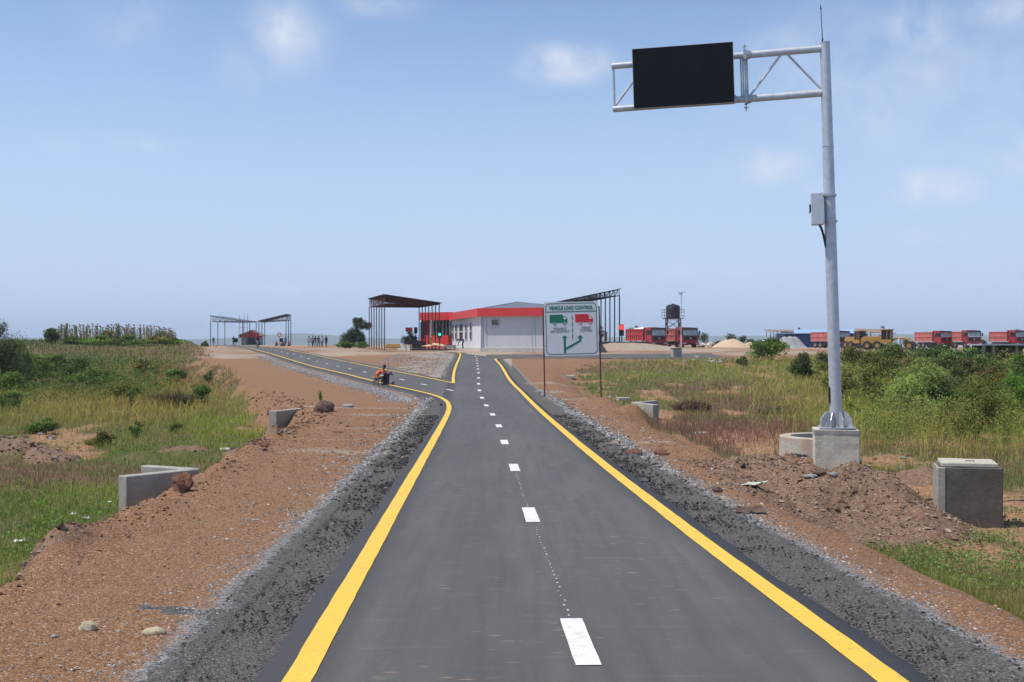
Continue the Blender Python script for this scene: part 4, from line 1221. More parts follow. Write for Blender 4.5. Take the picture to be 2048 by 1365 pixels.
# water tank on tower
def tower():
    Y = 178; a = at(1346, 697, Y)
    t = thing('water_tower', 'black plastic water tank on a dark red steel tower behind the trucks', 'water tank', tuple(a))
    s = .95; H = 4.35
    for x in (-s, s):
        for y in (-s, s): MB().cyl((x, y, 0), (x, y, H), .09, .09, 6).build('leg', M['darkred'], t)
    m = MB()
    for z0, z1 in ((0, 1.45), (1.45, 2.9), (2.9, 4.2)):
        for y in (-s, s): m.cyl((-s, y, z0), (s, y, z1), .04, .04, 4).cyl((s, y, z0), (-s, y, z1), .04, .04, 4).cyl((-s, y, z1), (s, y, z1), .04, .04, 4)
        for x in (-s, s): m.cyl((x, -s, z0), (x, s, z1), .04, .04, 4).cyl((x, s, z0), (x, -s, z1), .04, .04, 4)
    m.build('cross_bracing', M['darkred'], t)
    pf = MB().bbox(-1.35, 1.35, -1.35, 1.35, H, H + .14).build('platform', M['darkred'], t)
    m = MB()
    for z in (.5, 1.0, 1.4):
        for y in (-1.45, 1.45): m.cyl((-1.45, y, H + z), (1.45, y, H + z), .03, .03, 4)
        for x in (-1.45, 1.45): m.cyl((x, -1.45, H + z), (x, 1.45, H + z), .03, .03, 4)
    for x in (-1.45, -.0, 1.45):
        for y in (-1.45, 1.45): m.cyl((x, y, H), (x, y, H + 1.4), .035, .035, 4)
    m.build('railing', M['darkred'], pf)
    z = H + .14
    tk = MB().lathe([(0, z), (1.02, z), (1.05, z + .15), (1.02, z + .2), (1.05, z + .5), (1.0, z + .55), (1.05, z + .6), (1.05, z + 1.0), (1.0, z + 1.05), (1.05, z + 1.1), (1.05, z + 1.6), (1.0, z + 1.66), (1.0, z + 1.8), (.7, z + 1.95), (.3, z + 2.0), (0, z + 2.0)], n=28).build('tank', M['tank'], t)
    MB().lathe([(0, z + 2.1), (.28, z + 2.1), (.28, z + 1.98)], n=16).build('tank_lid', M['tank'], tk)
tower()
def solar_lamp():
    Y = 160; a = at(1362.5, 703, Y)
    t = thing('street_lamp', 'slim white street lamp with a flat solar head in front of the second truck', 'street lamp', tuple(a))
    MB().cyl((0, 0, 0), (0, 0, 7.75), .07, .045, 8).build('pole', M['frame'], t)
    MB().cyl((0, 0, 0), (0, 0, 2.2), .074, .074, 8).build('painted_band', M['tarp'], t)
    l = MB().box((0, 0, 7.82), (.9, .35, .06), (0, R(-8), 0)).build('solar_panel', M['darksteel'], t)
    MB().box((-.05, -.05, 7.62), (.5, .2, .14)).build('lamp_head', M['frame'], t)
solar_lamp()
def telegraph(px, py, Y, h, label):
    a = at(px, py, Y)
    t = thing('utility_pole', label, 'pole', tuple(a))
    MB().cyl((0, 0, -1), (0, 0, h), .13, .11, 8).build('pole', M['wood'], t)
    MB().box((0, 0, h - .1), (.5, .1, .1)).build('cross_arm', M['wood'], t)
telegraph(134.5, 690, 190, 3.4, 'dark utility pole standing among the dry maize on the left hill')

# ------------------------------------------------------------------ dump trucks
def make_truck(label, bedmat, tarp=False):
    t = thing('dump_truck', label, 'dump truck', (0, 0, 0), 0, 'red dump trucks parked in the yard')
    # local: +X forward, length 7.6, width 2.5
    ch = MB().bbox(-3.7, 3.5, -.45, -.25, .75, 1.05).bbox(-3.7, 3.5, .25, .45, .75, 1.05).bbox(-1.2, .9, -1.05, -.5, .55, 1.0).bbox(-1.2, .9, .5, 1.05, .55, 1.0)
    ch.build('chassis', M['chassis'], t)
    for x in (2.55, -1.55, -2.85):
        for s in (-1, 1):
            w = MB().lathe([(.30, -.15), (.50, -.16), (.54, -.11), (.54, .11), (.50, .16), (.30, .15)], n=20)
            o = w.build('wheel', M['rubber'], t); o.rotation_euler = (R(90), 0, 0); o.location = (x, s * 1.05, .54)
            r_ = MB().cyl((0, 0, -.13), (0, 0, .13), .31, .31, 16).cyl((0, 0, -.16), (0, 0, .16), .1, .1, 8).build('rim', M['rim'], o)
    # cab
    cab = MB().prism([(1.65, .95), (3.55, .95), (3.62, 1.55), (3.60, 1.95), (3.38, 2.85), (3.15, 3.0), (1.75, 3.0), (1.65, 2.9)], -1.22, 1.22, 'y').build('cab', M['truckred'], t, bevel=.03)
    wv = [(3.622, 1.93), (3.40, 2.80)]
    ws = MB().add([(wv[0][0] + .01, -1.08, wv[0][1]), (wv[0][0] + .01, 1.08, wv[0][1]), (wv[1][0] + .02, 1.04, wv[1][1]), (wv[1][0] + .02, -1.04, wv[1][1])], [(0, 1, 2, 3)])
    ws.build('windscreen', M['windscreen'], cab)
    sf = MB().add([(3.614, -1.2, 1.88), (3.614, 1.2, 1.88), (3.40, 1.18, 2.86), (3.40, -1.18, 2.86)], [(0, 1, 2, 3)]); sf.build('screen_surround', M['black'], cab)
    MB().prism([(3.35, 2.88), (3.62, 2.78), (3.64, 2.86), (3.4, 3.02)], -1.15, 1.15, 'y').build('sun_visor', M['black'], cab)
    for s in (-1, 1):
        y = s * 1.232
        dr = MB().add([(2.15, y, 1.98), (3.25, y, 1.98), (3.12, y, 2.68), (2.15, y, 2.68)], [(0, 1, 2, 3)]).build('side_window', M['glass'], cab, fixn=False)
        MB().bbox(2.1, 2.14, min(y, y + s * .01), max(y, y + s * .01), 1.1, 2.7).build('door_edge', M['chassis'], cab)
        mi = MB().box((3.55, s * 1.42, 2.35), (.1, .22, .5)).cyl((3.4, s * 1.2, 2.6), (3.55, s * 1.42, 2.55), .02, .02, 5).build('mirror', M['black'], cab)
        fa = MB().lathe([(.60, -.2), (.66, -.2), (.66, .2), (.60, .2)], n=12, a0=R(0), a1=R(180)).build('mudguard', M['chassis'], cab)
        fa.rotation_euler = (R(90), 0, 0); fa.location = (2.55, s * 1.08, .54)
    MB().bbox(3.60, 3.655, -.95, .95, 1.30, 1.78).build('grille', M['black'], cab)
    MB().bbox(3.655, 3.67, -.12, .12, 1.45, 1.62).build('grille_badge', M['galv'], cab)
    MB().bbox(3.45, 3.78, -1.24, 1.24, .62, 1.02).build('bumper', M['truckred'], t, bevel=.03)
    MB().bbox(3.781, 3.80, -.55, .55, .66, .85).build('bumper_grille', M['black'], t)
    for s in (-1, 1): MB().box((3.785, s * .95, .85), (.03, .38, .18)).build('headlight', M['windscreen'], t)
    MB().cyl((1.5, -.9, 1.2), (1.5, -.9, 2.9), .09, .09, 8).box((1.35, 0, 2.0), (.25, 1.6, 1.5)).build('air_intake', M['chassis'], t)
    # bed: outer shell with ribs and spill guard
    bed = MB(); x0, x1, z0, z1, w = -3.95, 1.22, 1.18, 2.85, 1.2
    bed.bbox(x0, x1, -w, w, z0, z0 + .12).bbox(x0, x1, -w, -w + .06, z0 + .12, z1).bbox(x0, x1, w - .06, w, z0 + .12, z1)
    bed.bbox(x1 - .07, x1, -w + .06, w - .06, z0 + .12, z1 + .25).bbox(x0, x0 + .07, -w + .06, w - .06, z0 + .12, z1 - .1)
    bd = bed.build('tipper_bed', bedmat, t)
    rb = MB()
    for s in (-1, 1):
        y0_, y1_ = (w, w + .09) if s > 0 else (-w - .09, -w)
        for k in range(9): x = x0 + .05 + k * (x1 - x0 - .2) / 8; rb.bbox(x, x + .12, y0_, y1_, z0 + .05, z1)
        for z in (z0, z0 + .78, z1 - .1): rb.bbox(x0, x1, min(y0_, y1_) - .008, max(y0_, y1_) + .008, z, z + .12)
    rb.build('bed_ribs', bedmat, bd)
    MB().bbox(x1 - .02, x1 + .75, -1.15, 1.15, z1 + .15, z1 + .22).build('cab_guard', M['truckred'], bd)
    if tarp:
        m = MB().blob((-1.1, 0, z1 - .1), (2.0, 1.05, .38), 5, .3, 3); m.build('load', M['tarp'], bd)
    MB().cyl((-.3, 0, .9), (.9, 0, 1.15), .12, .12, 8).build('hoist_ram', M['chassis'], t)
    return t
def place(o, px, pyb, Y, hdg):
    a = at(px, pyb, Y); o.location = a; o.rotation_euler = (0, 0, hdg); return o
t1 = make_truck('dump truck with white load in its bed, nearest the red traffic light', M['bedred'], True)
place(t1, 1293, 698.5, 172, R(-67))
t2 = make_truck('dump truck with coral bed parked behind the street lamp, below the water tank', M['bedcoral'])
place(t2, 1359, 698.5, 172, R(-73))
def another(label, px, pyb, Y, hdg):
    c = copy_tree(t2); c['label'] = label; return place(c, px, pyb, Y, hdg)
another('dump truck partly hidden behind the gantry pole beside the yellow graders', 1662, 696.5, 214, R(-63))
another('left dump truck of the pair parked right of the yellow graders', 1868, 697, 212, R(-74))
another('right dump truck of the pair, its cab beyond the first one', 1931, 697, 206, R(-88))
another('dump truck cut by the right edge of the photo, above the flat slab shelter', 2018, 697, 206, R(-78))

# ------------------------------------------------------------------ graders
def make_grader(label):
    t = thing('motor_grader', label, 'grader', (0, 0, 0), 0, 'yellow graders parked behind the bushes')
    for x in (-2.6, -1.1, 3.6):
        for s in (-1, 1):
            o = MB().lathe([(.32, -.2), (.60, -.2), (.66, -.14), (.66, .14), (.60, .2), (.32, .2)], n=20).build('wheel', M['rubber'], t)
            o.rotation_euler = (R(90), 0, 0); o.location = (x, s * 1.0, .66)
            MB().cyl((0, 0, -.16), (0, 0, .16), .34, .34, 14).build('rim', M['yellowpaint'], o)
    MB().prism([(-3.6, .9), (-.6, .9), (-.6, 2.05), (-3.2, 2.0), (-3.6, 1.7)], -.62, .62, 'y').build('engine_hood', M['yellowpaint'], t, bevel=.04)
    MB().bbox(-3.3, -.6, -.7, .7, .55, .9).build('chassis', M['chassis'], t)
    MB().cyl((-2.2, -.3, 2.0), (-2.2, -.3, 2.75), .07, .07, 8).build('exhaust', M['chassis'], t)
    cab = MB().bbox(-.58, .9, -.72, .72, .95, 1.55)
    for x in (-.55, .3, .87):
        for y in (-.7, .7): cab.cyl((x, y, 1.5), (x * .95, y * .95, 3.0), .05, .05, 6)
    cb = cab.build('cab_frame', M['yellowpaint'], t)
    MB().bbox(-.5, .8, -.64, .64, 1.55, 2.98).build('cab_glass', M['glass'], cb)
    MB().bbox(-.72, 1.0, -.82, .82, 2.99, 3.14).build('cab_roof', M['yellowpaint'], cb, bevel=.03)
    m = MB(); pts = [(.8, 0, 1.35), (1.6, 0, 1.75), (2.8, 0, 1.75), (3.7, 0, 1.2), (3.9, 0, .9)]
    for a, b in zip(pts[:-1], pts[1:]): m.cyl(a, b, .17, .15, 8)
    m.cyl((3.6, -1, .66), (3.6, 1, .66), .12, .12, 8).build('front_frame', M['yellowpaint'], t)
    MB().cyl((2.0, -.4, 1.7), (2.0, -.9, .7), .06, .06, 6).build('lift_ram', M['frame'], t); MB().cyl((2.0, .4, 1.7), (2.0, .9, .7), .06, .06, 6).build('lift_ram', M['frame'], t)
    MB().prism([(1.5, .2), (1.75, .15), (1.7, .45), (1.55, .75), (1.4, .7), (1.5, .45)], -1.6, 1.6, 'y').build('blade', M['chassis'], t)
    return t
g1 = make_grader('yellow grader with dark glass cab, nearer of the two, front frame pointing right')
place(g1, 1772, 700, 182, R(-30))
g2 = copy_tree(g1); g2['label'] = 'yellow grader standing behind and left of the nearer grader'
place(g2, 1719, 698, 206, R(-72))

# ------------------------------------------------------------------ blue shed, slab shelter
def shed():
    Y = 232; a = at(1648, 695, Y)
    t = thing('blue_shed', 'long blue sheet-metal shed with pale blue roof and rusty open lean-to', 'shed', tuple(a))
    k = Y / F
    def X(px): return (px - 1648) * k
    z = lambda py: (695 - py) * k
    MB().bbox(X(1569), X(1735), 0, 8, -.2, z(667)).build('wall', M['blueshed'], t)
    rbm = MB()
    for i in range(40): x = X(1570) + i * (X(1734) - X(1570)) / 39; rbm.bbox(x, x + .08, -.05, -.001, -.2, z(667.5))
    rbm.build('wall_ribs', M['blueshed'], t)
    r = MB(); r.add([(X(1553), -1.2, z(668)), (X(1738), -1.2, z(667.5)), (X(1735), 6, z(659)), (X(1596), 6, z(660)),
                     (X(1553), -1.2, z(667)), (X(1738), -1.2, z(666.6)), (X(1735), 6, z(658.2)), (X(1596), 6, z(659.2))],
                    [(0, 1, 2, 3), (4, 5, 6, 7), (0, 1, 5, 4), (1, 2, 6, 5), (2, 3, 7, 6), (3, 0, 4, 7)])
    r.build('roof', M['blueroof'], t)
    r = MB(); r.add([(X(1531), -.6, z(663)), (X(1585), -.6, z(665)), (X(1602), 6, z(660)), (X(1540), 6, z(659.3)), (X(1531), -.6, z(662)), (X(1585), -.6, z(664)), (X(1602), 6, z(659.2)), (X(1540), 6, z(658.6))],
                    [(0, 1, 2, 3), (4, 5, 6, 7), (0, 1, 5, 4), (1, 2, 6, 5), (2, 3, 7, 6), (3, 0, 4, 7)])
    r.build('roof', M['rustroof'], t, label='rusty lean-to roof')
    r = MB(); r.add([(X(1726), -.4, z(666)), (X(1790), -.4, z(668)), (X(1775), 6, z(659)), (X(1726), 6, z(658)), (X(1726), -.4, z(665)), (X(1790), -.4, z(667)), (X(1775), 6, z(658)), (X(1726), 6, z(657))],
                    [(0, 1, 2, 3), (4, 5, 6, 7), (0, 1, 5, 4), (1, 2, 6, 5), (2, 3, 7, 6), (3, 0, 4, 7)])
    r.build('roof', M['rustroof'], t, label='brown roof end behind the graders')
    for px in (1533, 1541, 1547, 1555, 1562, 1775):
        MB().cyl((X(px), 0, -.2), (X(px), 0, z(664)), .07, .07, 6).build('post', M['wood'], t)
shed()
def shelter():
    Y = 98; a = at(2010, 712, Y); k = Y / F
    t = thing('slab_shelter', 'low shelter with flat pale slab roof at the right edge in front of a truck', 'shelter', tuple(a))
    MB().box((.35, 1.2, .9), (4.8, 3.2, .11)).build('roof_slab', M['kioskgrey'], t)
    for x in (-1.7, -.9, 1.0, 2.5): MB().box((x, .1, .3), (.2, .2, 1.1)).build('post', M['conc'], t)
    MB().box((.35, 2.4, .3), (4.2, .2, 1.1)).build('rear_wall', M['conc_dark'], t)
shelter()
# wheelbarrow and planks in front of the building
def barrow():
    Y = 133; a = at(900, 698.0, Y)
    t = thing('handcart', 'low grey handcart standing in front of the building beside the bent worker', 'handcart', tuple(a), R(5))
    MB().prism([(-.75, .38), (.75, .42), (.55, .12), (-.55, .12)], -.35, .35, 'y').build('tray', M['galv_dull'], t)
    for x in (-.5, .5): MB().cyl((x, -.3, .14), (x, .3, .14), .14, .14, 12).build('wheel', M['rubber'], t)
    MB().cyl((.7, -.25, .4), (1.4, -.25, .62), .025, .025, 6).build('handle', M['galv_dull'], t); MB().cyl((.7, .25, .4), (1.4, .25, .62), .025, .025, 6).build('handle', M['galv_dull'], t)
barrow()
# ------------------------------------------------------------------ rocks, litter, rubble
M['rock'] = simple('brown_boulder', (.10, .065, .05), .95, 0, .35, 4, (.2, .11, .07), .5, .8)
M['redrock'] = simple('red_laterite_rock', (.17, .075, .045), .95, 0, .35, 5, (.26, .14, .09), .5, .8)
M['yrock'] = simple('pale_yellow_stone', (.42, .35, .22), .9, 0, .2, 9, (.3, .22, .14), .4, .5)
M['grock'] = simple('grey_stone', (.24, .24, .235), .9, 0, .3, 6, (.36, .35, .33), .5, .5)
M['litter'] = simple('white_litter', (.68, .68, .66), .7, 0, .1, 8)
M['greensheet'] = simple('pale_green_sheet', (.42, .45, .34), .7, 0, .15, 6)
def rock(px, py, size, label, mat='rock', Y=None, seed=1, sink=.25, amp=.35, name='boulder', cat='rock', group=None, rz=0):
    p = hit(px, py, True) if Y is None else (*at(px, py, Y)[:2], 0)
    o = MB().blob((0, 0, 0), (size[0] / 2, size[1] / 2, size[2] / 2), seed, amp, 3).build(name, M[mat])
    o.location = (p[0], p[1], Gf(p[0], p[1]) + size[2] * (.5 - sink)); o.rotation_euler = (0, 0, R(rz)); tag(o, label, cat, group); return o
rock(650, 825, (.72, .6, .52), 'dark brown boulder beside the farther left culvert wall', seed=3, amp=.3)
rock(366, 981, (.22, .22, .27), 'reddish boulder leaning on the near left culvert wall', 'redrock', seed=6, amp=.55, sink=.15)
rock(1268, 909, (.30, .22, .15), 'brown rock on the right shoulder, left one of two', 'redrock', seed=8)
rock(1322, 911, (.26, .22, .16), 'brown rock on the right shoulder, right one of two', 'redrock', seed=9)
rock(178, 1261, (.13, .11, .09), 'rounded pale yellow stone on the red gravel at lower left', 'yrock', seed=12, amp=.3, name='stone')
rock(310, 1270, (.15, .10, .07), 'flat pale yellow stone beside the black asphalt spill', 'yrock', seed=13, amp=.2, name='stone')
rock(108, 1276, (.05, .05, .03), 'tiny grey pebble left of the pale yellow stone', 'grock', seed=14, name='stone')
rock(376, 945, (.10, .1, .07), 'white stone on the bank behind the near left culvert wall', 'litter', seed=15, name='stone')
rock(678, 866, (.22, .12, .05), 'flat black clod on the gravel strip by the left shoulder', 'rock', seed=16, name='clod')
rock(681, 848, (.09, .09, .07), 'small dark stone on the red gravel below the boulder', 'rock', seed=17, name='stone')
rock(696, 815, (.42, .3, .16), 'pale broken stone lying right of the brown boulder', 'grock', seed=18, name='stone')
rock(1432, 985, (.16, .12, .10), 'dark stone on the mound beside the pale green sheet', 'rock', seed=31, name='stone')
rock(1640, 950, (.22, .14, .08), 'dark flat rock at the foot of the gantry block', 'rock', seed=32, name='stone')
rock(1665, 953, (.16, .12, .09), 'pale round rock at the foot of the gantry block', 'grock', seed=33, name='stone')
rock(1620, 955, (.2, .14, .06), 'grey flat stone left of the gantry block foot', 'grock', seed=34, name='stone')
def litter(px, py, w, label, mat='litter', h=.03, seed=0, l=None):
    if mat == 'litter': w *= .72; l = (l or w) * .72; h *= .6
    p = hit(px, py, True); n = 9; V = []; FQ = []
    l = l or w * .8
    for i in range(n):
        for j in range(n):
            u = i / (n - 1) - .5; v = j / (n - 1) - .5
            V.append((u * w * (1 + .3 * float(vnoise(v * 5 + seed, 3))), v * l * (1 + .4 * float(vnoise(u * 5 + seed, 1))), h * 1.6 * float(fbm(u * 5 + seed, v * 5, 4))))
    for i in range(n - 1):
        for j in range(n - 1): FQ.append((i * n + j, (i + 1) * n + j, (i + 1) * n + j + 1, i * n + j + 1))
    o = np_mesh('litter', np.array(V), np.array(FQ), M[mat], None, smooth=False, per=4)
    sm = o.modifiers.new('thickness', 'SOLIDIFY'); sm.thickness = .004
    o.location = (p[0], p[1], p[2] + .015); o.rotation_euler = (R(8), R(rnd.uniform(-6, 6)), R(seed * 40)); tag(o, label, 'litter')
for i, (px, py, w, l) in enumerate([(39, 1086, .19, 'white litter lying alone in the grass at the far left'), (172, 1040, .17, 'white litter in the grass, lowest of the pieces left of the near culvert wall'),
                        (146, 1032, .11, 'small white scrap just left of the lowest litter piece'), (219, 1008, .16, 'white litter close to the near culvert wall, upper piece'), (216, 1021, .1, 'small white scrap under the upper litter by the culvert wall')]):
    litter(px, py, w, l, 'litter', .05, i)
litter(1508, 974, .42, 'pale green torn sheet on the earth mound', 'greensheet', .05, 6, .25)
litter(1500, 1028, .30, 'dark crumpled scrap on the gravel below the green sheet', 'rock', .05, 9, .2)
# ------------------------------------------------------------------ people
M['skin'] = simple('dark_skin', (.065, .035, .022), .55, 0, .1, 12)
M['hair'] = simple('black_hair', (.01, .009, .008), .8, 0, .1)
def cloth(name, col): 
    M[name] = simple(name, col, .85, 0, .18, 7); return M[name]
cloth('orange_vest', (.85, .17, .05)); cloth('brown_trousers', (.12, .08, .055)); cloth('navy_cloth', (.035, .045, .12)); cloth('dark_cloth', (.03, .03, .035))
cloth('pale_cloth', (.50, .48, .45)); cloth('pink_cloth', (.55, .12, .18)); cloth('grey_cloth', (.22, .22, .23)); cloth('shoe_leather', (.03, .022, .02))
cloth('blue_cloth', (.08, .14, .32)); cloth('olive_cloth', (.10, .10, .06))
def skin_mesh(name, verts, edges, radii, mat, parent, root=0, sub=2):
    me = bpy.data.meshes.new(name); me.from_pydata(verts, edges, []); me.update()
    o = bpy.data.objects.new(name, me); COL.objects.link(o)
    if parent is not None: o.parent = parent; KIDS.setdefault(parent.name, []).append(o)
    md = o.modifiers.new('skin', 'SKIN'); md.use_smooth_shade = True
    sv = me.skin_vertices[0].data if me.skin_vertices else None
    if sv is None:
        me.attributes  # ensure layer
        bm = bmesh.new(); bm.from_mesh(me); bm.verts.layers.skin.verify(); bm.to_mesh(me); bm.free(); sv = me.skin_vertices[0].data
    for i, r_ in enumerate(radii):
        sv[i].radius = (r_, r_) if not isinstance(r_, tuple) else r_
        sv[i].use_root = (i == root)
    s = o.modifiers.new('sub', 'SUBSURF'); s.levels = sub; s.render_levels = sub
    me.materials.append(mat)
    # freeze to a plain mesh
    bpy.context.view_layer.update()
    dg = bpy.context.evaluated_depsgraph_get()
    nm = bpy.data.meshes.new_from_object(o.evaluated_get(dg)); nm.name = name
    o.modifiers.clear(); o.data = nm
    if not nm.materials: nm.materials.append(mat)
    return o
POSES = {}
def V3(*a): return Vector(a)
# local frame: facing -Y, x right, metres, standing height 1.72
def stand(lean=0, step=.12, arms='down'):
    j = dict(pelvis=V3(0, 0, .93), waist=V3(0, -.01, 1.08), chest=V3(0, -.02 - lean * .3, 1.30), neck=V3(0, -.03 - lean * .4, 1.47), head=V3(0, -.06 - lean * .5, 1.57), crown=V3(0, -.05 - lean * .5, 1.67))
    for s, n in ((-1, 'l'), (1, 'r')):
        j['hip' + n] = V3(s * .09, 0, .88); j['knee' + n] = V3(s * .10, -s * step * .5 - .03, .49); j['ankle' + n] = V3(s * .10, -s * step + .03, .09); j['toe' + n] = V3(s * .12, -s * step - .13, .04)
        j['sho' + n] = V3(s * .18, -.02 - lean * .3, 1.40)
        if arms == 'down': j['elb' + n] = V3(s * .23, .02, 1.13); j['wri' + n] = V3(s * .22, -.05, .88)
        elif arms == 'hips': j['elb' + n] = V3(s * .36, .05, 1.17); j['wri' + n] = V3(s * .17, -.06, 1.02)
        else: j['elb' + n] = V3(s * .24, -.12, 1.2); j['wri' + n] = V3(s * .14, -.32, 1.25)
    return j
def bend():
    j = dict(pelvis=V3(0, .12, .88), waist=V3(0, 0, 1.0), chest=V3(0, -.24, 1.06), neck=V3(0, -.40, 1.02), head=V3(0, -.50, .98), crown=V3(0, -.60, .96))
    for s, n in ((-1, 'l'), (1, 'r')):
        j['hip' + n] = V3(s * .09, .12, .84); j['knee' + n] = V3(s * .12, -.02, .47); j['ankle' + n] = V3(s * .13, .08, .09); j['toe' + n] = V3(s * .15, -.08, .04)
        j['sho' + n] = V3(s * .17, -.32, 1.03); j['elb' + n] = V3(s * .2, -.38, .75); j['wri' + n] = V3(s * .12, -.46, .5)
    return j
def sit(h=.42, lean=.2, reach=.35):
    j = dict(pelvis=V3(0, .05, h), waist=V3(0, .03, h + .16), chest=V3(0, -.05 - lean * .6, h + .38), neck=V3(0, -.10 - lean, h + .53), head=V3(0, -.16 - lean, h + .61), crown=V3(0, -.18 - lean, h + .71))
    for s, n in ((-1, 'l'), (1, 'r')):
        j['hip' + n] = V3(s * .09, .02, h - .02); j['knee' + n] = V3(s * .17, -.40, max(.46, h + .02)); j['ankle' + n] = V3(s * .15, -.34, .09); j['toe' + n] = V3(s * .17, -.50, .04)
        j['sho' + n] = V3(s * .18, -.08 - lean * .8, h + .47); j['elb' + n] = V3(s * .23, -.22 - lean, h + .26); j['wri' + n] = V3(s * .13, -.20 - lean - reach, h + .22)
    return j
def person(label, j, top, bottom, loc, rz, hat=None, group=None, hands=True):
    t = thing('person', label, 'person', loc, rz, group)
    V = []; E = []; Rr = []; idx = {}
    def v(n, p, r): idx[n] = len(V); V.append(tuple(p)); Rr.append(r)
    def e(a, b): E.append((idx[a], idx[b]))
    v('pelvis', j['pelvis'], .115); v('waist', j['waist'], .105); v('chest', j['chest'], .13); v('neck', j['neck'], .052)
    hd = (j['crown'] - j['head']).normalized()
    v('jaw', j['neck'].lerp(j['head'], .7), .060); v('head', j['head'], .088); v('mid', j['head'].lerp(j['crown'], .6), .090); v('crown', j['crown'], .062)
    for a, b in (('pelvis', 'waist'), ('waist', 'chest'), ('chest', 'neck'), ('neck', 'jaw'), ('jaw', 'head'), ('head', 'mid'), ('mid', 'crown')): e(a, b)
    for n in 'lr':
        v('hip' + n, j['hip' + n], .085); v('knee' + n, j['knee' + n], .058); v('ankle' + n, j['ankle' + n], .038); v('toe' + n, j['toe' + n], .034)
        e('pelvis', 'hip' + n); e('hip' + n, 'knee' + n); e('knee' + n, 'ankle' + n); e('ankle' + n, 'toe' + n)
        v('sho' + n, j['sho' + n], .058); v('elb' + n, j['elb' + n], .040); v('wri' + n, j['wri' + n], .026)
        e('chest', 'sho' + n); e('sho' + n, 'elb' + n); e('elb' + n, 'wri' + n)
        d = (j['wri' + n] - j['elb' + n]).normalized(); u = d.orthogonal().normalized(); w = d.cross(u)
        palm = j['wri' + n] + d * .07; v('palm' + n, palm, .030); e('wri' + n, 'palm' + n)
        if hands:
            for k in range(4):
                sp = (k - 1.5) * .021
                a = palm + d * .028 + u * sp; m_ = a + d * .04 + w * .006; z_ = m_ + d * (.030, .036, .033, .024)[k] + w * .016
                v(f'fa{k}{n}', a, .0095); v(f'fb{k}{n}', m_, .009); v(f'fc{k}{n}', z_, .0075)
                e('palm' + n, f'fa{k}{n}'); e(f'fa{k}{n}', f'fb{k}{n}'); e(f'fb{k}{n}', f'fc{k}{n}')
            a = palm - d * .02 - u * .035; z_ = a + d * .035 - u * .018 + w * .01
            v('ta' + n, a, .011); v('tb' + n, z_, .009); e('palm' + n, 'ta' + n); e('ta' + n, 'tb' + n)
    body = skin_mesh('body', V, E, Rr, M['skin'], t, 0, 1)
    # face
    fw = (j['head'] - j['neck']); side = V3(1, 0, 0); front = side.cross(hd) * -1
    front = hd.cross(side).normalized()
    if front.y > 0 and abs(hd.y) < .8: front = -front
    c = j['head'].lerp(j['crown'], .25)
    # hair or hat
    hh = MB().blob(tuple(j['head'].lerp(j['crown'], .62) - front * .012), (.098, .105, .095), 3, .06, 2)
    hh.build('hair' if not hat else 'hat', hat or M['hair'], t)
    # shirt
    def chain(name, names, rad, mat, edges, sub=1):
        vs = [tuple(j[n] if isinstance(n, str) else n) for n in names]
        return skin_mesh(name, vs, edges, rad, mat, t, 0, sub)
    el = j['shol'].lerp(j['elbl'], .85); er = j['shor'].lerp(j['elbr'], .85)
    nb = j['chest'].lerp(j['neck'], .72)
    chain('shirt', ['waist', 'chest', nb, 'shol', el, 'shor', er, j['pelvis'].lerp(j['waist'], .3)], [.122, .15, .07, .075, .056, .075, .056, .132], top, [(0, 1), (1, 2), (1, 3), (3, 4), (1, 5), (5, 6), (0, 7)])
    al = j['kneel'].lerp(j['anklel'], .9); ar = j['kneer'].lerp(j['ankler'], .9)
    chain('trousers', ['pelvis', 'hipl', 'kneel', al, 'hipr', 'kneer', ar, j['pelvis'].lerp(j['waist'], .4)], [.132, .10, .075, .058, .10, .075, .058, .125], bottom, [(0, 1), (1, 2), (2, 3), (0, 4), (4, 5), (5, 6), (0, 7)])
    for n in 'lr':
        skin_mesh('shoe', [tuple(j['ankle' + n] + V3(0, .03, -.035)), tuple(j['ankle' + n].lerp(j['toe' + n], .5) - V3(0, 0, .012)), tuple(j['toe' + n])], [(0, 1), (1, 2)], [.045, .046, .04], M['shoe_leather'], t, 0, 1)
    return t
# line painter crouching on a low stool beside the yellow line
pw = hit(753, 771)
person('person in an orange vest crouched at the yellow edge line, bent over a black bucket', sit(.36, .30, .30), M['orange_vest'], M['brown_trousers'], (pw[0], pw[1], pw[2] + .02), R(78), hat=M['hair'])
t = thing('bucket', 'black bucket held between the crouching person\'s hands on the yellow line', 'bucket', (pw[0] + .56, pw[1] - .06, pw[2] + .04), R(10))
MB().lathe([(0, 0), (.13, 0), (.17, .52), (.185, .53), (.185, .55), (.16, .55), (.12, .03), (0, .03)], n=18).build('pail', M['black'], t)
MB().cyl((.03, 0, .56), (.30, 0, .66), .03, .05, 8).cyl((-.15, 0, .55), (.05, 0, .60), .05, .05, 8).build('handle', M['black'], t)
t = thing('paint_tray', 'dark flat paint tray on the asphalt right of the crouching person', 'tray', (pw[0] + .78, pw[1] - .25, pw[2] + .05), R(-8))
MB().bbox(-.22, .22, -.14, .14, 0, .05).bbox(.12, .2, -.1, .1, .05, .16).build('tray', M['darkred'], t)
t = thing('stool', 'low dark stool under the crouching person', 'stool', (pw[0] - .03, pw[1], pw[2]), R(78))
MB().bbox(-.16, .16, -.14, .14, .20, .25).build('seat', M['wood'], t)
for x in (-.13, .13):
    for y in (-.11, .11): MB().bbox(x - .02, x + .02, y - .02, y + .02, 0, .2).build('leg', M['wood'], t)
# bent worker by the building
q = at(925, 697.6, 131.5)
person('person in dark blue clothes bending down in front of the white wall', bend(), M['navy_cloth'], M['navy_cloth'], tuple(q), R(-80))
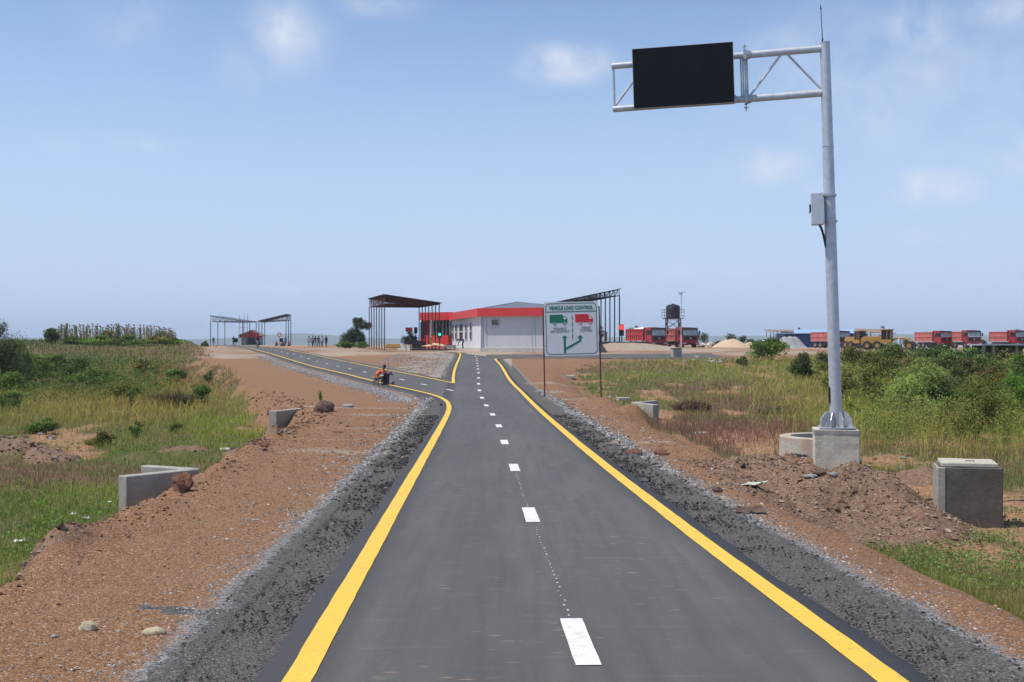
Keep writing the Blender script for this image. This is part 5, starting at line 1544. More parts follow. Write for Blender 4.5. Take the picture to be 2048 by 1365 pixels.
# group of bystanders at the far crossroads
by = [(618, 695, 178, 'person in pale clothes standing apart, leftmost of the roadside group', 'pale_cloth', 'pale_cloth', 'down', 20),
      (625.5, 694.5, 180, 'person in grey shirt beside the one in pale clothes', 'grey_cloth', 'dark_cloth', 'down', -20),
      (631, 695, 179, 'person in dark clothes with hands on hips in the roadside group', 'dark_cloth', 'grey_cloth', 'hips', 10),
      (637, 694.5, 180, 'person in an olive shirt near the middle of the roadside group', 'olive_cloth', 'dark_cloth', 'down', 60),
      (644, 695, 177, 'person in white shirt between the middle and the dark standing figure', 'pale_cloth', 'brown_trousers', 'down', 0),
      (652.5, 695.5, 172, 'tall person in dark clothes standing rightmost in the roadside group', 'dark_cloth', 'navy_cloth', 'down', -30),
      (571, 693.5, 215, 'person in a blue shirt standing below the distant right canopy', 'blue_cloth', 'dark_cloth', 'down', 0),
      (467, 692, 215, 'person in dark clothes standing left of the small square sign', 'dark_cloth', 'dark_cloth', 'down', 0),
      (427, 692, 232, 'person in dark clothes between the columns of the distant left canopy', 'dark_cloth', 'grey_cloth', 'down', 15)]
for (px, py, Y, l, c1, c2, arms, rz) in by:
    q = at(px, py, Y); person(l, stand(0, .12, arms), M[c1], M[c2], tuple(q), R(rz), group='bystanders by the far road', hands=True)
for (px, py, Y, l, c1) in [(552, 693.5, 205, 'person in a pink top sitting on the ground left of the round sign', 'pink_cloth'), (562, 693.5, 204, 'person in a red top sitting below the square dark sign', 'fascia'), (577, 694, 203, 'person in pink sitting right of the one in blue', 'pink_cloth'), (567, 694, 203, 'person in grey sitting between the two in red and pink', 'grey_cloth')]:
    q = at(px, py, Y); person(l, sit(.2, .1, .2), M[c1], M['dark_cloth'], tuple(q), R(rnd.uniform(-60, 60)), group='bystanders by the far road', hands=True)
# motorcycle with two riders
def bike():
    q = Vector(hit(515.5, 696.5)); q.z += .03
    t = thing('motorcycle', 'motorcycle coming down the left road with two riders on it', 'motorcycle', tuple(q), R(10))
    for y in (-.62, .62):
        o = MB().lathe([(.22, -.05), (.30, -.055), (.30, .055), (.22, .05)], n=20).build('wheel', M['rubber'], t); o.rotation_euler = (0, R(90), 0); o.location = (0, y, .30)
        MB().cyl((0, 0, -.03), (0, 0, .03), .06, .06, 8).cyl((-.22, 0, 0), (.22, 0, 0), .01, .01, 4).cyl((0, -.22, 0), (0, .22, 0), .01, .01, 4).build('hub', M['rim'], o)
    MB().blob((0, -.15, .78), (.14, .28, .13), 2, .1, 2).build('fuel_tank', M['truckred'], t)
    MB().bbox(-.12, .12, .05, .75, .74, .82).build('seat', M['black'], t, bevel=.02)
    MB().bbox(-.14, .14, -.2, .25, .3, .62).build('engine', M['chassis'], t, bevel=.03)
    MB().cyl((-.07, -.62, .3), (-.07, -.38, .95), .025, .025, 6).build('fork', M['galv_dull'], t); MB().cyl((.07, -.62, .3), (.07, -.38, .95), .025, .025, 6).build('fork', M['galv_dull'], t)
    MB().cyl((-.36, -.28, 1.02), (.36, -.28, 1.02), .016, .016, 6).build('handlebar', M['black'], t)
    MB().cyl((0, -.48, .85), (0, -.58, .85), .09, .09, 12).build('headlight', M['windscreen'], t)
    MB().cyl((0, .0, .55), (0, .62, .3), .03, .03, 6).cyl((0, -.38, .9), (0, .6, .75), .025, .025, 6).build('frame', M['chassis'], t)
    for k, (dy, c, l) in enumerate(((.12, 'dark_cloth', 'person in dark clothes riding at the front of the motorcycle'), (.48, 'grey_cloth', 'person in grey riding pillion on the motorcycle'))):
        j = sit(.86, .08, .12)
        for s, n in ((-1, 'l'), (1, 'r')):
            j['knee' + n] = V3(s * .22, -.32, .68); j['ankle' + n] = V3(s * .2, -.1, .34); j['toe' + n] = V3(s * .2, -.24, .28)
            if k == 0: j['wri' + n] = V3(s * .3, -.36, 1.05)
            else: j['wri' + n] = V3(s * .16, -.3, 1.12)
        person(l, j, M[c], M['dark_cloth'], (q.x - math.sin(R(10)) * dy, q.y + dy * .98, q.z), R(10), group='motorcycle riders')
bike()
# ------------------------------------------------------------------ plants: leaf and blade meshes
def leafmat(name, rough=.55, trans=.3):
    b = NB(name); c = b.attr('col', True)
    b.done(c, rough, 0, .3)
    tr = b.N.new('ShaderNodeBsdfTranslucent'); b.L.new(c, tr.inputs[0])
    mx = b.N.new('ShaderNodeMixShader'); mx.inputs[0].default_value = trans
    b.L.new(b.p.outputs[0], mx.inputs[1]); b.L.new(tr.outputs[0], mx.inputs[2]); b.L.new(mx.outputs[0], b.out.inputs[0])
    return b.m
M['leaf'] = leafmat('leaves'); M['blade'] = leafmat('grass_blades', .6, .35)
def proj(X, Y, Z): return CX + X / Y * F, CY - (Z - EYE) / Y * F

def blades(name, X, Y, Z, h, w, lean, cols, par=None, mat='blade', droop=.5):
    n = len(X); a = rng.uniform(0, 2 * np.pi, n); wa = rng.uniform(-.9, .9, n)
    dx = np.cos(a) * lean * h; dy = np.sin(a) * lean * h
    ux = np.cos(wa) * w / 2; uy = np.sin(wa) * w / 2
    V = np.zeros((n, 5, 3))
    V[:, 0] = np.stack([X - ux, Y - uy, Z - .02], -1); V[:, 1] = np.stack([X + ux, Y + uy, Z - .02], -1)
    mx, my, mz = X + dx * .35, Y + dy * .35, Z + h * .6
    V[:, 2] = np.stack([mx - ux * .75, my - uy * .75, mz], -1); V[:, 3] = np.stack([mx + ux * .75, my + uy * .75, mz], -1)
    V[:, 4] = np.stack([X + dx, Y + dy, Z + h * (1 - droop * lean * .5)], -1)
    base = np.arange(n)[:, None] * 5
    T = np.concatenate([base + [0, 1, 3], base + [0, 3, 2], base + [2, 3, 4]], 0)
    C = np.repeat(cols[:, None, :], 5, 1)
    return np_mesh(name, V.reshape(-1, 3), T, M[mat], par, None, C.reshape(-1, 3))

def leaves(name, P, Nrm, size, cols, par=None, asp=.5):
    """P centres (n,3), Nrm normals (n,3): folded diamond leaves"""
    n = len(P); Nrm = Nrm / (np.linalg.norm(Nrm, axis=1, keepdims=True) + 1e-9)
    r_ = rng.normal(size=(n, 3)); U = np.cross(Nrm, r_); U /= np.linalg.norm(U, axis=1, keepdims=True) + 1e-9
    W = np.cross(Nrm, U); s = size[:, None]
    V = np.stack([P - U * s * .5, P + W * s * asp * .5 + Nrm * s * .12, P + U * s * .5 - Nrm * s * .1, P - W * s * asp * .5 + Nrm * s * .12], 1)
    b = np.arange(n)[:, None] * 4
    T = np.concatenate([b + [0, 1, 2], b + [0, 2, 3]], 0)
    C = np.repeat(cols[:, None, :], 4, 1)
    return np_mesh(name, V.reshape(-1, 3), T, M['leaf'], par, None, C.reshape(-1, 3))

# colour / height patches of the herb layer: photo position, radii, colour, height
GREEN = (.18, .265, .040); DGREEN = (.085, .145, .026); LIME = (.33, .39, .050); GOLD = (.41, .385, .085); RUST = (.34, .155, .048)
PURP = (.31, .155, .11); STRAW = (.52, .43, .21); OLIVE = (.27, .275, .06)
PATCH = [(150, 795, 330, 36, (.46, .36, .08), .55, 3.2), (60, 758, 170, 20, RUST, .5, 3.0), (260, 768, 120, 20, RUST, .5, 3.0), (250, 800, 90, 22, (.30, .17, .06), .5, 1.2), (60, 815, 100, 20, (.20, .25, .06), .5, 1.5), (100, 720, 220, 28, DGREEN, .5, 1.5),
         (430, 755, 50, 45, PURP, .30, 2.5), (300, 705, 180, 12, RUST, .3, 1.8), (340, 735, 60, 14, RUST, .35, 1.5), (330, 720, 160, 25, GREEN, .35, 1.2), (460, 835, 90, 40, LIME, .32, 3.0), (500, 850, 60, 26, LIME, .3, 2.0),
         (60, 958, 190, 16, PURP, .22, 4), (330, 905, 150, 30, GREEN, .2, 1.2), (120, 1050, 200, 70, GREEN, .20, 1.2), (250, 870, 250, 25, OLIVE, .25, 1.0),
         (80, 1120, 120, 50, LIME, .2, 1.0), (190, 1000, 90, 30, LIME, .25, .7), (150, 830, 250, 30, OLIVE, .4, .8),
         (1150, 775, 90, 14, GREEN, .2, 2), (1200, 735, 160, 10, PURP, .2, 3.5), (1450, 745, 200, 22, LIME, .3, 1.5), (1330, 770, 140, 10, GREEN, .2, 1.2),
         (1490, 874, 120, 22, PURP, .36, 12), (1570, 815, 90, 16, PURP, .35, 4), (1470, 775, 150, 12, PURP, .3, 2), (1500, 840, 80, 10, GREEN, .15, 2),
         (1640, 770, 110, 60, GOLD, .75, 2.5), (1800, 850, 150, 40, GOLD, .8, 5), (1780, 820, 90, 40, LIME, .7, 3), (1920, 895, 150, 14, PURP, .3, 5), (2010, 870, 60, 50, GOLD, .8, 3),
         (1850, 1080, 250, 60, GREEN, .12, 2), (1760, 955, 60, 40, OLIVE, .3, 1.5), (1740, 880, 60, 18, PURP, .3, 3), (1700, 840, 60, 25, GREEN, .3, 2), (2020, 960, 60, 60, GREEN, .2, 1.5), (2000, 940, 60, 20, PURP, .3, 2),
         (1500, 730, 200, 15, GOLD, .45, 2), (1980, 760, 150, 30, GOLD, .7, 1.5), (1700, 720, 300, 15, OLIVE, .6, 1.2), (1600, 870, 60, 10, GREEN, .15, 2)]
def herb(X, Y, Z):
    px, py = proj(X, Y, Z); n = len(X)
    Wt = [np.full(n, .16)] + [w * np.exp(-((px - a) / b_) ** 2 - ((py - c) / d_) ** 2) for (a, c, b_, d_, col, h, w) in PATCH]
    Wt = np.stack(Wt, -1) + 1e-6
    jit = fbm(X * 1.5, Y * .8, 97)[:, None] * 0
    cs = np.cumsum(Wt / Wt.sum(1, keepdims=True), 1)
    k = (rng.random(n)[:, None] > cs).sum(1).clip(0, len(PATCH))
    pal = np.array([OLIVE] + [p[4] for p in PATCH]); hs = np.array([.22] + [p[5] for p in PATCH])
    c = pal[k]; h = hs[k]
    c = c * rng.uniform(.65, 1.4, (n, 1)) * np.array([1, 1, 1]) * (.8 + .4 * fbm(X * .8, Y * .5, 33))[:, None]
    st = rng.random(n) < .03
    c[st] = np.array(STRAW) * rng.uniform(.7, 1.2, (st.sum(), 1))
    return c, h * rng.uniform(.5, 1.25, n) * (.6 + .8 * fbm(X * .6, Y * .4, 44))
def grass():
    for nm, sgn, N_, label in (('field_grass', -1, 190000, 'green, golden and reddish grass covering the low field left of the road'), ('field_grass', 1, 190000, 'golden and green grass with reddish patches covering the ground right of the road')):
        Y = np.exp(rng.uniform(math.log(8.5), math.log(205), N_)); a = rng.uniform(.02, .52, N_) * sgn
        X = a * Y
        d, fm, og, pale, mound, far = masks(X, Y)
        n1 = fbm(X * 1.2, Y * .8, 55)
        qx, qy = proj(X, Y, G(X, Y)); pu = np.zeros(N_)
        for (a_, c_, b_, d_, co, hh, ww) in PATCH:
            if co is PURP and ww > 2: pu = np.maximum(pu, np.exp(-((qx - a_) / b_) ** 2 - ((qy - c_) / d_) ** 2))
        og = og * (1 - ss(.3, .6, pu))
        keep = (fm > .45 + .2 * (n1 - .5)) & (d > .5) & (rng.random(N_) > og * .93) & (far < .6 if sgn > 0 else fm > -1)
        keep &= rng.random(N_) < (.55 + .9 * (n1 - .3)) + .4 * (Y > 40)
        X, Y = X[keep], Y[keep]; Z = G(X, Y, True)
        c, h = herb(X, Y, Z)
        w = np.clip(Y * .00034, .005, .06) * rng.uniform(.6, 1.3, len(X))
        o = blades(nm, X, Y, Z, h, w, rng.uniform(.15, .75, len(X)), c)
        tag(o, label, 'grass', kind='stuff')
grass()
def weeds():
    """low leafy herbs between the grass"""
    P = []; S = []; C = []
    def patch(n, fn_px, size, col, hgt):
        for (x0, x1, y0, y1, cnt) in fn_px:
            px = rng.uniform(x0, x1, cnt); py = rng.uniform(y0, y1, cnt)
            # plan coordinates of random plants in the region
            c0 = [hit(q, r_, False) for q, r_ in zip(px[:max(8, cnt // 40)], py[:max(8, cnt // 40)])]
            for (x, y, z) in c0:
                d, fm, og, pale, mo, far = [float(v) for v in masks(np.array([x]), np.array([y]))]
                if fm < .4 or d < .8: continue
                m = 40; r_ = rnd.uniform(.12, .38) * (1 + y * .02)
                ang = rng.uniform(0, 6.28, m); rr = np.sqrt(rng.random(m)) * r_
                xs = x + np.cos(ang) * rr; ys = y + np.sin(ang) * rr
                zs = G(xs, ys, True) + rng.uniform(0, hgt, m) * (1 - rr / r_ * .6)
                P.append(np.stack([xs, ys, zs], -1)); S.append(rng.uniform(.5, 1.2, m) * size * (1 + y * .02))
                C.append(np.array(col)[None] * rng.uniform(.6, 1.5, (m, 1)))
    patch(0, [(0, 480, 860, 1150, 5200), (0, 250, 1000, 1160, 2500), (0, 420, 740, 860, 2200)], .045, (.14, .235, .04), .16)
    patch(0, [(1650, 2048, 1010, 1180, 9000), (1640, 2048, 900, 1010, 2000), (1560, 1800, 740, 900, 1600), (1080, 1450, 740, 800, 1600)], .038, (.17, .25, .065), .14)
    P = np.concatenate(P); S = np.concatenate(S); C = np.concatenate(C)
    Nn = rng.normal(size=P.shape) * .7 + np.array([0, 0, 1])
    o = leaves('low_weeds', P, Nn, S, C, None, .55)
    tag(o, 'low leafy green weeds spread over the field and verge', 'weeds', kind='stuff')
weeds()

def bush(name, label, px, pyb, w, h, Y=None, col=DGREEN, kind='round', n=2200, leaf=None, group=None, cat='bush', seed=0, dens=1.0, dep=None, var=.85, col2=None):
    if Y is None: x, y, z = hit(px, pyb)
    else: x, y = (px - CX) / F * Y, Y
    z = Gf(x, y)
    t = thing(name, label, cat, (x, y, z), 0, group)
    r_ = random.Random(seed * 7 + int(px)); g = np.random.default_rng(seed * 13 + int(px))
    dep = dep or w
    k = r_.randint(7, 10) if kind != 'spiky' else 9
    lobes = []
    for i in range(k):
        a = r_.uniform(0, 6.28); q = math.sqrt(r_.random()) * .34; zz = r_.uniform(.25, .82)
        lobes.append((math.cos(a) * q * w, math.sin(a) * q * dep, zz * h * (1 - q * .5), r_.uniform(.16, .27) * w, r_.uniform(.14, .22) * h))
    lobes.append((0, 0, .42 * h, .30 * w, .30 * h))
    lobes.append((r_.uniform(-.1, .1) * w, 0, .84 * h, .17 * w, .15 * h))
    leaf = (leaf or max(.045, y * .0017)) * 1.22
    n = int(n * dens)
    li = g.integers(0, len(lobes), n); L_ = np.array(lobes)[li]
    dirv = g.normal(size=(n, 3)); dirv /= np.linalg.norm(dirv, axis=1, keepdims=True)
    rad = g.random(n) ** .45 * (1 + .18 * g.normal(size=n))
    P = np.stack([L_[:, 0], L_[:, 1], L_[:, 2]], -1) + dirv * rad[:, None] * np.stack([L_[:, 3], L_[:, 3] * dep / w, L_[:, 4]], -1)
    P[:, 2] = np.maximum(P[:, 2], .03)
    lc = g.uniform(1 - var * .5, 1 + var * .6, len(lobes))[li]  # lobe tones spread apart to imitate sunlit highlights and shadows among the leaves
    col = (col[0] * 1.8, col[1] * 1.65, col[2] * 1.2)
    cc = np.array(col)[None] * lc[:, None] * g.uniform(.6, 1.45, (n, 1))
    if col2 is not None:
        m = g.random(n) < .3; cc[m] = np.array(col2) * g.uniform(.7, 1.3, (m.sum(), 1))
    S = leaf * g.uniform(.6, 1.35, n)
    if kind == 'pinnate':
        # drooping rows of leaflets
        m = n // 12; st = P[:m]; dd = dirv[:m].copy(); dd[:, 2] = np.abs(dd[:, 2]) * .3 - .1
        PP = []; SS = []; CC = []
        for q in range(12):
            tt = q / 11 * leaf * 6
            o_ = st + dd * tt + np.array([0, 0, -1]) * (tt ** 2) * .5 / max(leaf * 6, .01)
            PP.append(o_ + g.normal(size=o_.shape) * leaf * .25); SS.append(leaf * g.uniform(.8, 1.2, m)); CC.append(cc[:m])
        P = np.concatenate(PP); S = np.concatenate(SS); cc = np.concatenate(CC); dirv = np.tile(dirv[:m], (12, 1)) * .4 + np.array([0, 0, 1])
    leaves('foliage', P, dirv + g.normal(size=P.shape) * .8 + np.array([0, 0, .4]), S, cc, t, .5 if kind != 'pinnate' else .38)
    st = MB()
    for (lx, ly, lz, a_, b_) in lobes[:6]:
        mid = (lx * .35, ly * .35, lz * .5)
        rr = max(.012, .018 * h)
        st.cyl((lx * .05, ly * .05, -.1), mid, rr * 1.3, rr, 5).cyl(mid, (lx, ly, lz), rr, rr * .4, 5)
    st.build('stem', M['bark'], t, fixn=False)
    return t
GB = 'bushes on the slope right of the gantry'
bush('bush', 'dark green rounded bush in front of the grey stone heaps', 1543, 722, 4.4, 2.1, None, DGREEN, n=3000, seed=1, group=GB)
bush('bush', 'tall dark bush just left of the gantry pole', 1608, 766, 2.3, 2.1, None, (.045, .065, .022), n=2600, seed=2, group=GB)
bush('bush', 'small sparse bush low on the left of the dark bush by the pole', 1487, 735, 1.2, .9, None, (.07, .09, .03), n=900, seed=3, group=GB)
bush('bush', 'olive bush right of the gantry pole at mid height', 1737, 812, 2.0, 1.65, None, (.075, .095, .025), n=3000, seed=4, group=GB, col2=(.17, .19, .04))
bush('pale_leaf_bush', 'pale green bush with drooping leaflet rows, largest in the middle of the slope', 1845, 838, 2.5, 2.5, None, (.16, .22, .085), 'pinnate', n=7000, seed=5, group=GB, leaf=.09)
bush('bush', 'dark feathery bush at the foot of the pale green one', 1812, 850, 1.5, 1.15, None, (.045, .085, .03), n=3200, seed=6, group=GB, leaf=.05)
bush('bush', 'large olive green bush near the right edge above the manhole chamber', 1955, 882, 1.9, 2.05, None, (.085, .115, .028), n=5200, seed=7, group=GB, col2=(.17, .2, .045))
bush('bush', 'dark bush behind the large olive one', 1905, 800, 2.6, 2.1, 58, (.05, .075, .025), n=3200, seed=8, group=GB)
bush('bush', 'bright green dense bush cut by the right edge of the photo', 2036, 838, 2.2, 1.9, None, (.065, .14, .025), n=3800, seed=9, group=GB)
bush('bush', 'wide dark green bush below the graders', 1790, 728, 5.0, 1.9, 96, (.06, .085, .022), n=2600, seed=10, group=GB)
bush('bush', 'wide dark green bush in front of the pair of dump trucks', 1868, 724, 5.0, 2.0, 92, (.05, .095, .03), n=3000, seed=11, group=GB)
bush('bush', 'broad green bush left of the slab shelter', 1935, 724, 3.8, 1.8, 90, (.05, .10, .03), n=2600, seed=12, group=GB)
bush('bush', 'green bush in front of the slab shelter', 2003, 730, 1.6, 1.25, 84, (.065, .115, .03), n=1600, seed=13, group=GB)
bush('bush', 'green bush at the right edge overlapping the slab shelter', 2044, 728, 1.9, 1.6, 82, (.07, .13, .03), n=2200, seed=14, group=GB)
bush('bush', 'olive bush directly right of the pole below the dump truck', 1706, 738, 3.4, 1.9, 90, (.085, .105, .03), n=2200, seed=15, group=GB)
bush('bush', 'small olive bush between the pole and the dark bush', 1648, 752, 2.6, 1.7, 84, (.085, .10, .03), n=2000, seed=16, group=GB)
bush('bush', 'yellow-tipped bush below the graders, right of the olive one', 1762, 758, 3.0, 1.9, 74, (.10, .12, .03), n=2600, seed=17, group=GB, col2=(.2, .2, .05))
bush('bush', 'brownish bush between the pale green bush and the trucks', 1830, 760, 3.0, 1.9, 72, (.09, .085, .03), n=2600, seed=18, group=GB)
bush('bush', 'dark brown-green bush above the large olive one', 1925, 762, 2.9, 2.0, 68, (.055, .06, .025), n=2400, seed=19, group=GB)
bush('bush', 'straw tinted bush near the right edge below the shelter', 1985, 766, 2.8, 1.6, 66, (.15, .12, .045), n=2000, seed=20, group=GB)
bush('bush', 'round green bush behind the bright green one at the right edge', 2040, 770, 2.6, 1.9, 62, (.06, .12, .025), n=2200, seed=21, group=GB)
bush('bush', 'young leafy bush close to the gantry pole at its right', 1702, 842, .8, .8, None, (.08, .13, .03), n=900, seed=22, group=GB, leaf=.06)
bush('bush', 'tall thin bush right of the pole, mid slope', 1692, 790, 2.2, 1.7, 62, (.11, .13, .035), n=1800, seed=23, group=GB, col2=(.2, .21, .06))
bush('bush', 'low bush on the slope between the pale green bush and large olive bush', 1893, 862, 1.3, 1.2, None, (.09, .12, .035), n=2400, seed=24, group=GB)
bush('bush', 'shrub at the base of the large olive bush', 1925, 880, .9, .8, None, (.07, .10, .025), n=1500, seed=25, group=GB)
for i, (px, w, h, Y, c, l) in enumerate([(1745, 3.2, 1.7, 86, (.08, .10, .028), 'olive bush far up the slope between the pole and the dark row'), (1800, 2.6, 1.7, 62, (.07, .10, .03), 'round olive bush directly behind the pale green bush'),
    (1880, 2.6, 1.8, 50, (.075, .11, .035), 'leafy bush between the pale green bush and the large olive bush'), (1975, 2.2, 1.9, 48, (.06, .085, .025), 'dark green bush just behind the large olive bush'),
    (2010, 2.2, 1.6, 40, (.085, .12, .03), 'yellowish bush right of the large olive bush'), (1770, 1.9, 1.3, 52, (.09, .115, .03), 'low olive bush left of the pale green bush'), (1895, 3.0, 1.9, 80, (.06, .10, .03), 'green bush below the dump truck pair, second row'),
    (1965, 3.0, 1.8, 78, (.08, .11, .03), 'green bush below the last dump truck, second row'), (1835, 3.0, 1.8, 84, (.07, .095, .03), 'dull green bush below the graders, second row'), (1665, 1.8, 1.3, 66, (.10, .12, .03), 'yellow green bush hidden partly by the gantry pole')]):
    bush('bush', l, px, 0, w, h, Y, c, n=3000, seed=70 + i, group=GB, col2=(.15, .17, .045) if i % 2 else None)
# left side
GL = 'bushes on the left field'
bush('acacia_bush', 'tall dark acacia-like bush cut by the left edge of the photo', 0, 790, 3.0, 4.6, 74, (.045, .07, .028), n=7500, seed=30, group=GL, leaf=.085)
bush('acacia_bush', 'lacy bush with thin upper twigs beside the tall dark one at the left edge', 40, 775, 1.9, 3.3, 78, (.055, .08, .032), n=2200, seed=31, group=GL, leaf=.085)
for i, (px, py, w, h, Y, l) in enumerate([(75, 752, 3.6, 2.0, 82, 'dark green bush directly right of the lacy one'), (130, 765, 3.4, 1.6, 78, 'low dark green bush second from the lacy one'), (185, 772, 3.4, 1.5, 76, 'low dark bush at the right end of the green mass'),
                                   (110, 735, 3.4, 1.8, 95, 'mid green bush behind the low dark ones'), (35, 782, 3.0, 1.5, 70, 'low green bush at the foot of the tall dark one'), (225, 760, 2.4, 1.1, 84, 'small dark bush just beyond the green mass')]):
    bush('bush', l + ' on the left field', px, py, w, h, Y, (.05, .09, .022) if i % 2 else (.065, .11, .025), n=2600, seed=40 + i, group=GL)
bush('bush', 'dark round shrub at the left end of the maize', 103, 690, 2.6, 2.2, 158, (.04, .07, .02), n=1500, seed=50, group=GL)
bush('bush', 'small green weed bush on the rubble in the left field', 272, 878, .62, .62, None, (.05, .10, .025), n=900, seed=51, group=GL, leaf=.045)
bush('bush', 'small green bush between the rubble and the far culvert wall', 352, 868, .6, .4, None, (.06, .10, .025), n=600, seed=52, group=GL, leaf=.045)
bush('bush', 'tiny green bush on the red shoulder behind the boulder', 640, 805, .35, .5, None, (.09, .15, .03), n=250, seed=53, group=GL, leaf=.05)
bush('bush', 'leafy green plant standing alone in the golden grass', 263, 815, .6, .9, None, (.06, .12, .03), n=700, seed=54, group=GL, leaf=.06)
bush('bush', 'small green bush on the horizon left of the distant canopy', 411, 693, 1.4, .8, 190, (.05, .09, .03), n=500, seed=55, group=GL)
bush('bush', 'dark small bush at the edge of the eroded bank', 418, 765, .9, .9, None, (.04, .08, .02), n=700, seed=56, group=GL, leaf=.08)
bush('bush', 'grey green bush at the base of the bank', 396, 760, 1.1, .6, 76, (.08, .12, .05), n=600, seed=57, group=GL, leaf=.08)
bush('bush', 'tuft of green leaves growing against the near left culvert wall', 322, 985, .32, .35, None, (.08, .12, .03), n=500, seed=58, group=GL, leaf=.03)
for i, (px, w, h, Y, l) in enumerate([(150, 4.5, 1.2, 152, 'leftmost green bush below the maize'), (205, 5.0, 1.3, 150, 'green bush below the left half of the maize'), (255, 5.5, 1.4, 148, 'broad green bush below the middle of the maize'), (305, 4.5, 1.1, 150, 'green bush below the right half of the maize'),
    (345, 3.5, .9, 152, 'rightmost green bush below the maize'), (215, 3.0, 1.5, 172, 'dark shrub standing within the maize'), (325, 2.6, 1.5, 170, 'dark shrub near the right end of the maize'),
    (290, 2.6, 1.3, 96, 'lone green bush on the far grass right of the dark mass'), (350, 2.2, 1.0, 88, 'small green bush on the far grass near the red bank'), (60, 3.5, 1.7, 100, 'green bush behind the lacy bush'), (160, 3.6, 1.7, 90, 'dark green bush at the back of the low mass'),
    (250, 2.4, 1.1, 66, 'rusty green bush in the golden grass'), (20, 2.2, 1.0, 56, 'olive bush in the golden grass near the left edge'), (400, 1.6, .9, 64, 'green bush at the edge of the bright grass'), (90, 1.3, .6, 42, 'low green bush on the rubble edge near the left'), (205, 1.0, .5, 37, 'low green bush between the two rubble ridges')]):
    bush('bush', l + ', left field', px, 0, w, h, Y, [(.085, .135, .035), (.09, .15, .035), (.07, .115, .03), (.12, .125, .04)][i % 4], n=2200, seed=90 + i, group=GL, dep=min(w, 2.5))
# dry reed clump
def reed(label, px, py, w, h, n, cols, name='reed_clump'):
    x, y, z = hit(px, py); z = Gf(x, y)
    t = thing(name, label, 'reed clump', (x, y, z), 0, 'reed clumps in the left field')
    g = rng; X = g.normal(0, w * .22, n); Yy = g.normal(0, w * .22, n)
    c = np.array(cols)[g.integers(0, len(cols), n)] * g.uniform(.6, 1.3, (n, 1))
    blades('reeds', X, Yy, np.zeros(n), h * g.uniform(.5, 1.1, n), np.full(n, max(.02, y * .0006)), g.uniform(.1, .8, n), c, t)
reed('dry dark reed clump with straw coloured tips in the golden grass', 356, 818, 1.5, .95, 520, [(.30, .24, .11), (.07, .06, .025), (.10, .09, .03)])
reed('yellow green reed clump in the left field, left of the dry one', 135, 790, 1.6, .8, 420, [(.20, .22, .06), (.28, .24, .09), (.08, .09, .03)])
reed('pale reed clump between the golden grass and the dark bushes', 95, 782, 1.4, .9, 380, [(.22, .23, .07), (.30, .26, .10), (.08, .09, .03)])
reed('short reed clump right of the pale one, brown at its base', 305, 812, 1.1, .7, 320, [(.22, .17, .07), (.10, .06, .035), (.12, .12, .04)])

def undergrowth(name, label, x0, x1, y0, y1, n, hmax, cols, cut=.3):
    Y = np.exp(rng.uniform(math.log(y0), math.log(y1), n)); px = rng.uniform(x0, x1, n); X = (px - CX) / F * Y
    m = fbm(X * .35, Y * .22, 123, 4); k = (m > cut) & (rng.random(n) < ss(x0, x0 + 110, px) * (1 - ss(x1 - 110, x1, px))) & (px - x0 > (54 - Y) * 7); X, Y, m = X[k], Y[k], m[k]
    d, fm, og, pale, mo, far = masks(X, Y); k = (fm > .5) & (far < .5); X, Y, m = X[k], Y[k], m[k]
    lump = fbm(X * 1.3, Y * .9, 131, 3)
    top = hmax * np.clip((m - cut) * 4, 0, 1) * (.35 + lump)
    Z = G(X, Y, True) + top * rng.random(len(X)) ** .5
    c = np.array(cols)[(vnoise(X * .9, Y * .6, 7) * len(cols)).astype(int).clip(0, len(cols) - 1)] * rng.uniform(.55, 1.5, (len(X), 1))
    P = np.stack([X, Y, Z], -1)
    o = leaves(name, P, rng.normal(size=P.shape) * .8 + np.array([0, 0, .6]), np.maximum(.05, Y * .0019) * rng.uniform(.6, 1.3, len(X)), c)
    tag(o, label, 'undergrowth', kind='stuff')
undergrowth('undergrowth', 'mixed leafy undergrowth filling the gaps between the bushes right of the gantry', 1620, 2160, 33, 104, 60000, 1.2, [(.16, .225, .04), (.25, .27, .055), (.13, .19, .035), (.33, .30, .07), (.20, .17, .05)], .38)
undergrowth('undergrowth', 'dark leafy undergrowth around the bushes at the far left', -160, 380, 62, 125, 34000, 1.1, [(.12, .19, .035), (.17, .21, .04), (.10, .165, .03)], .38)
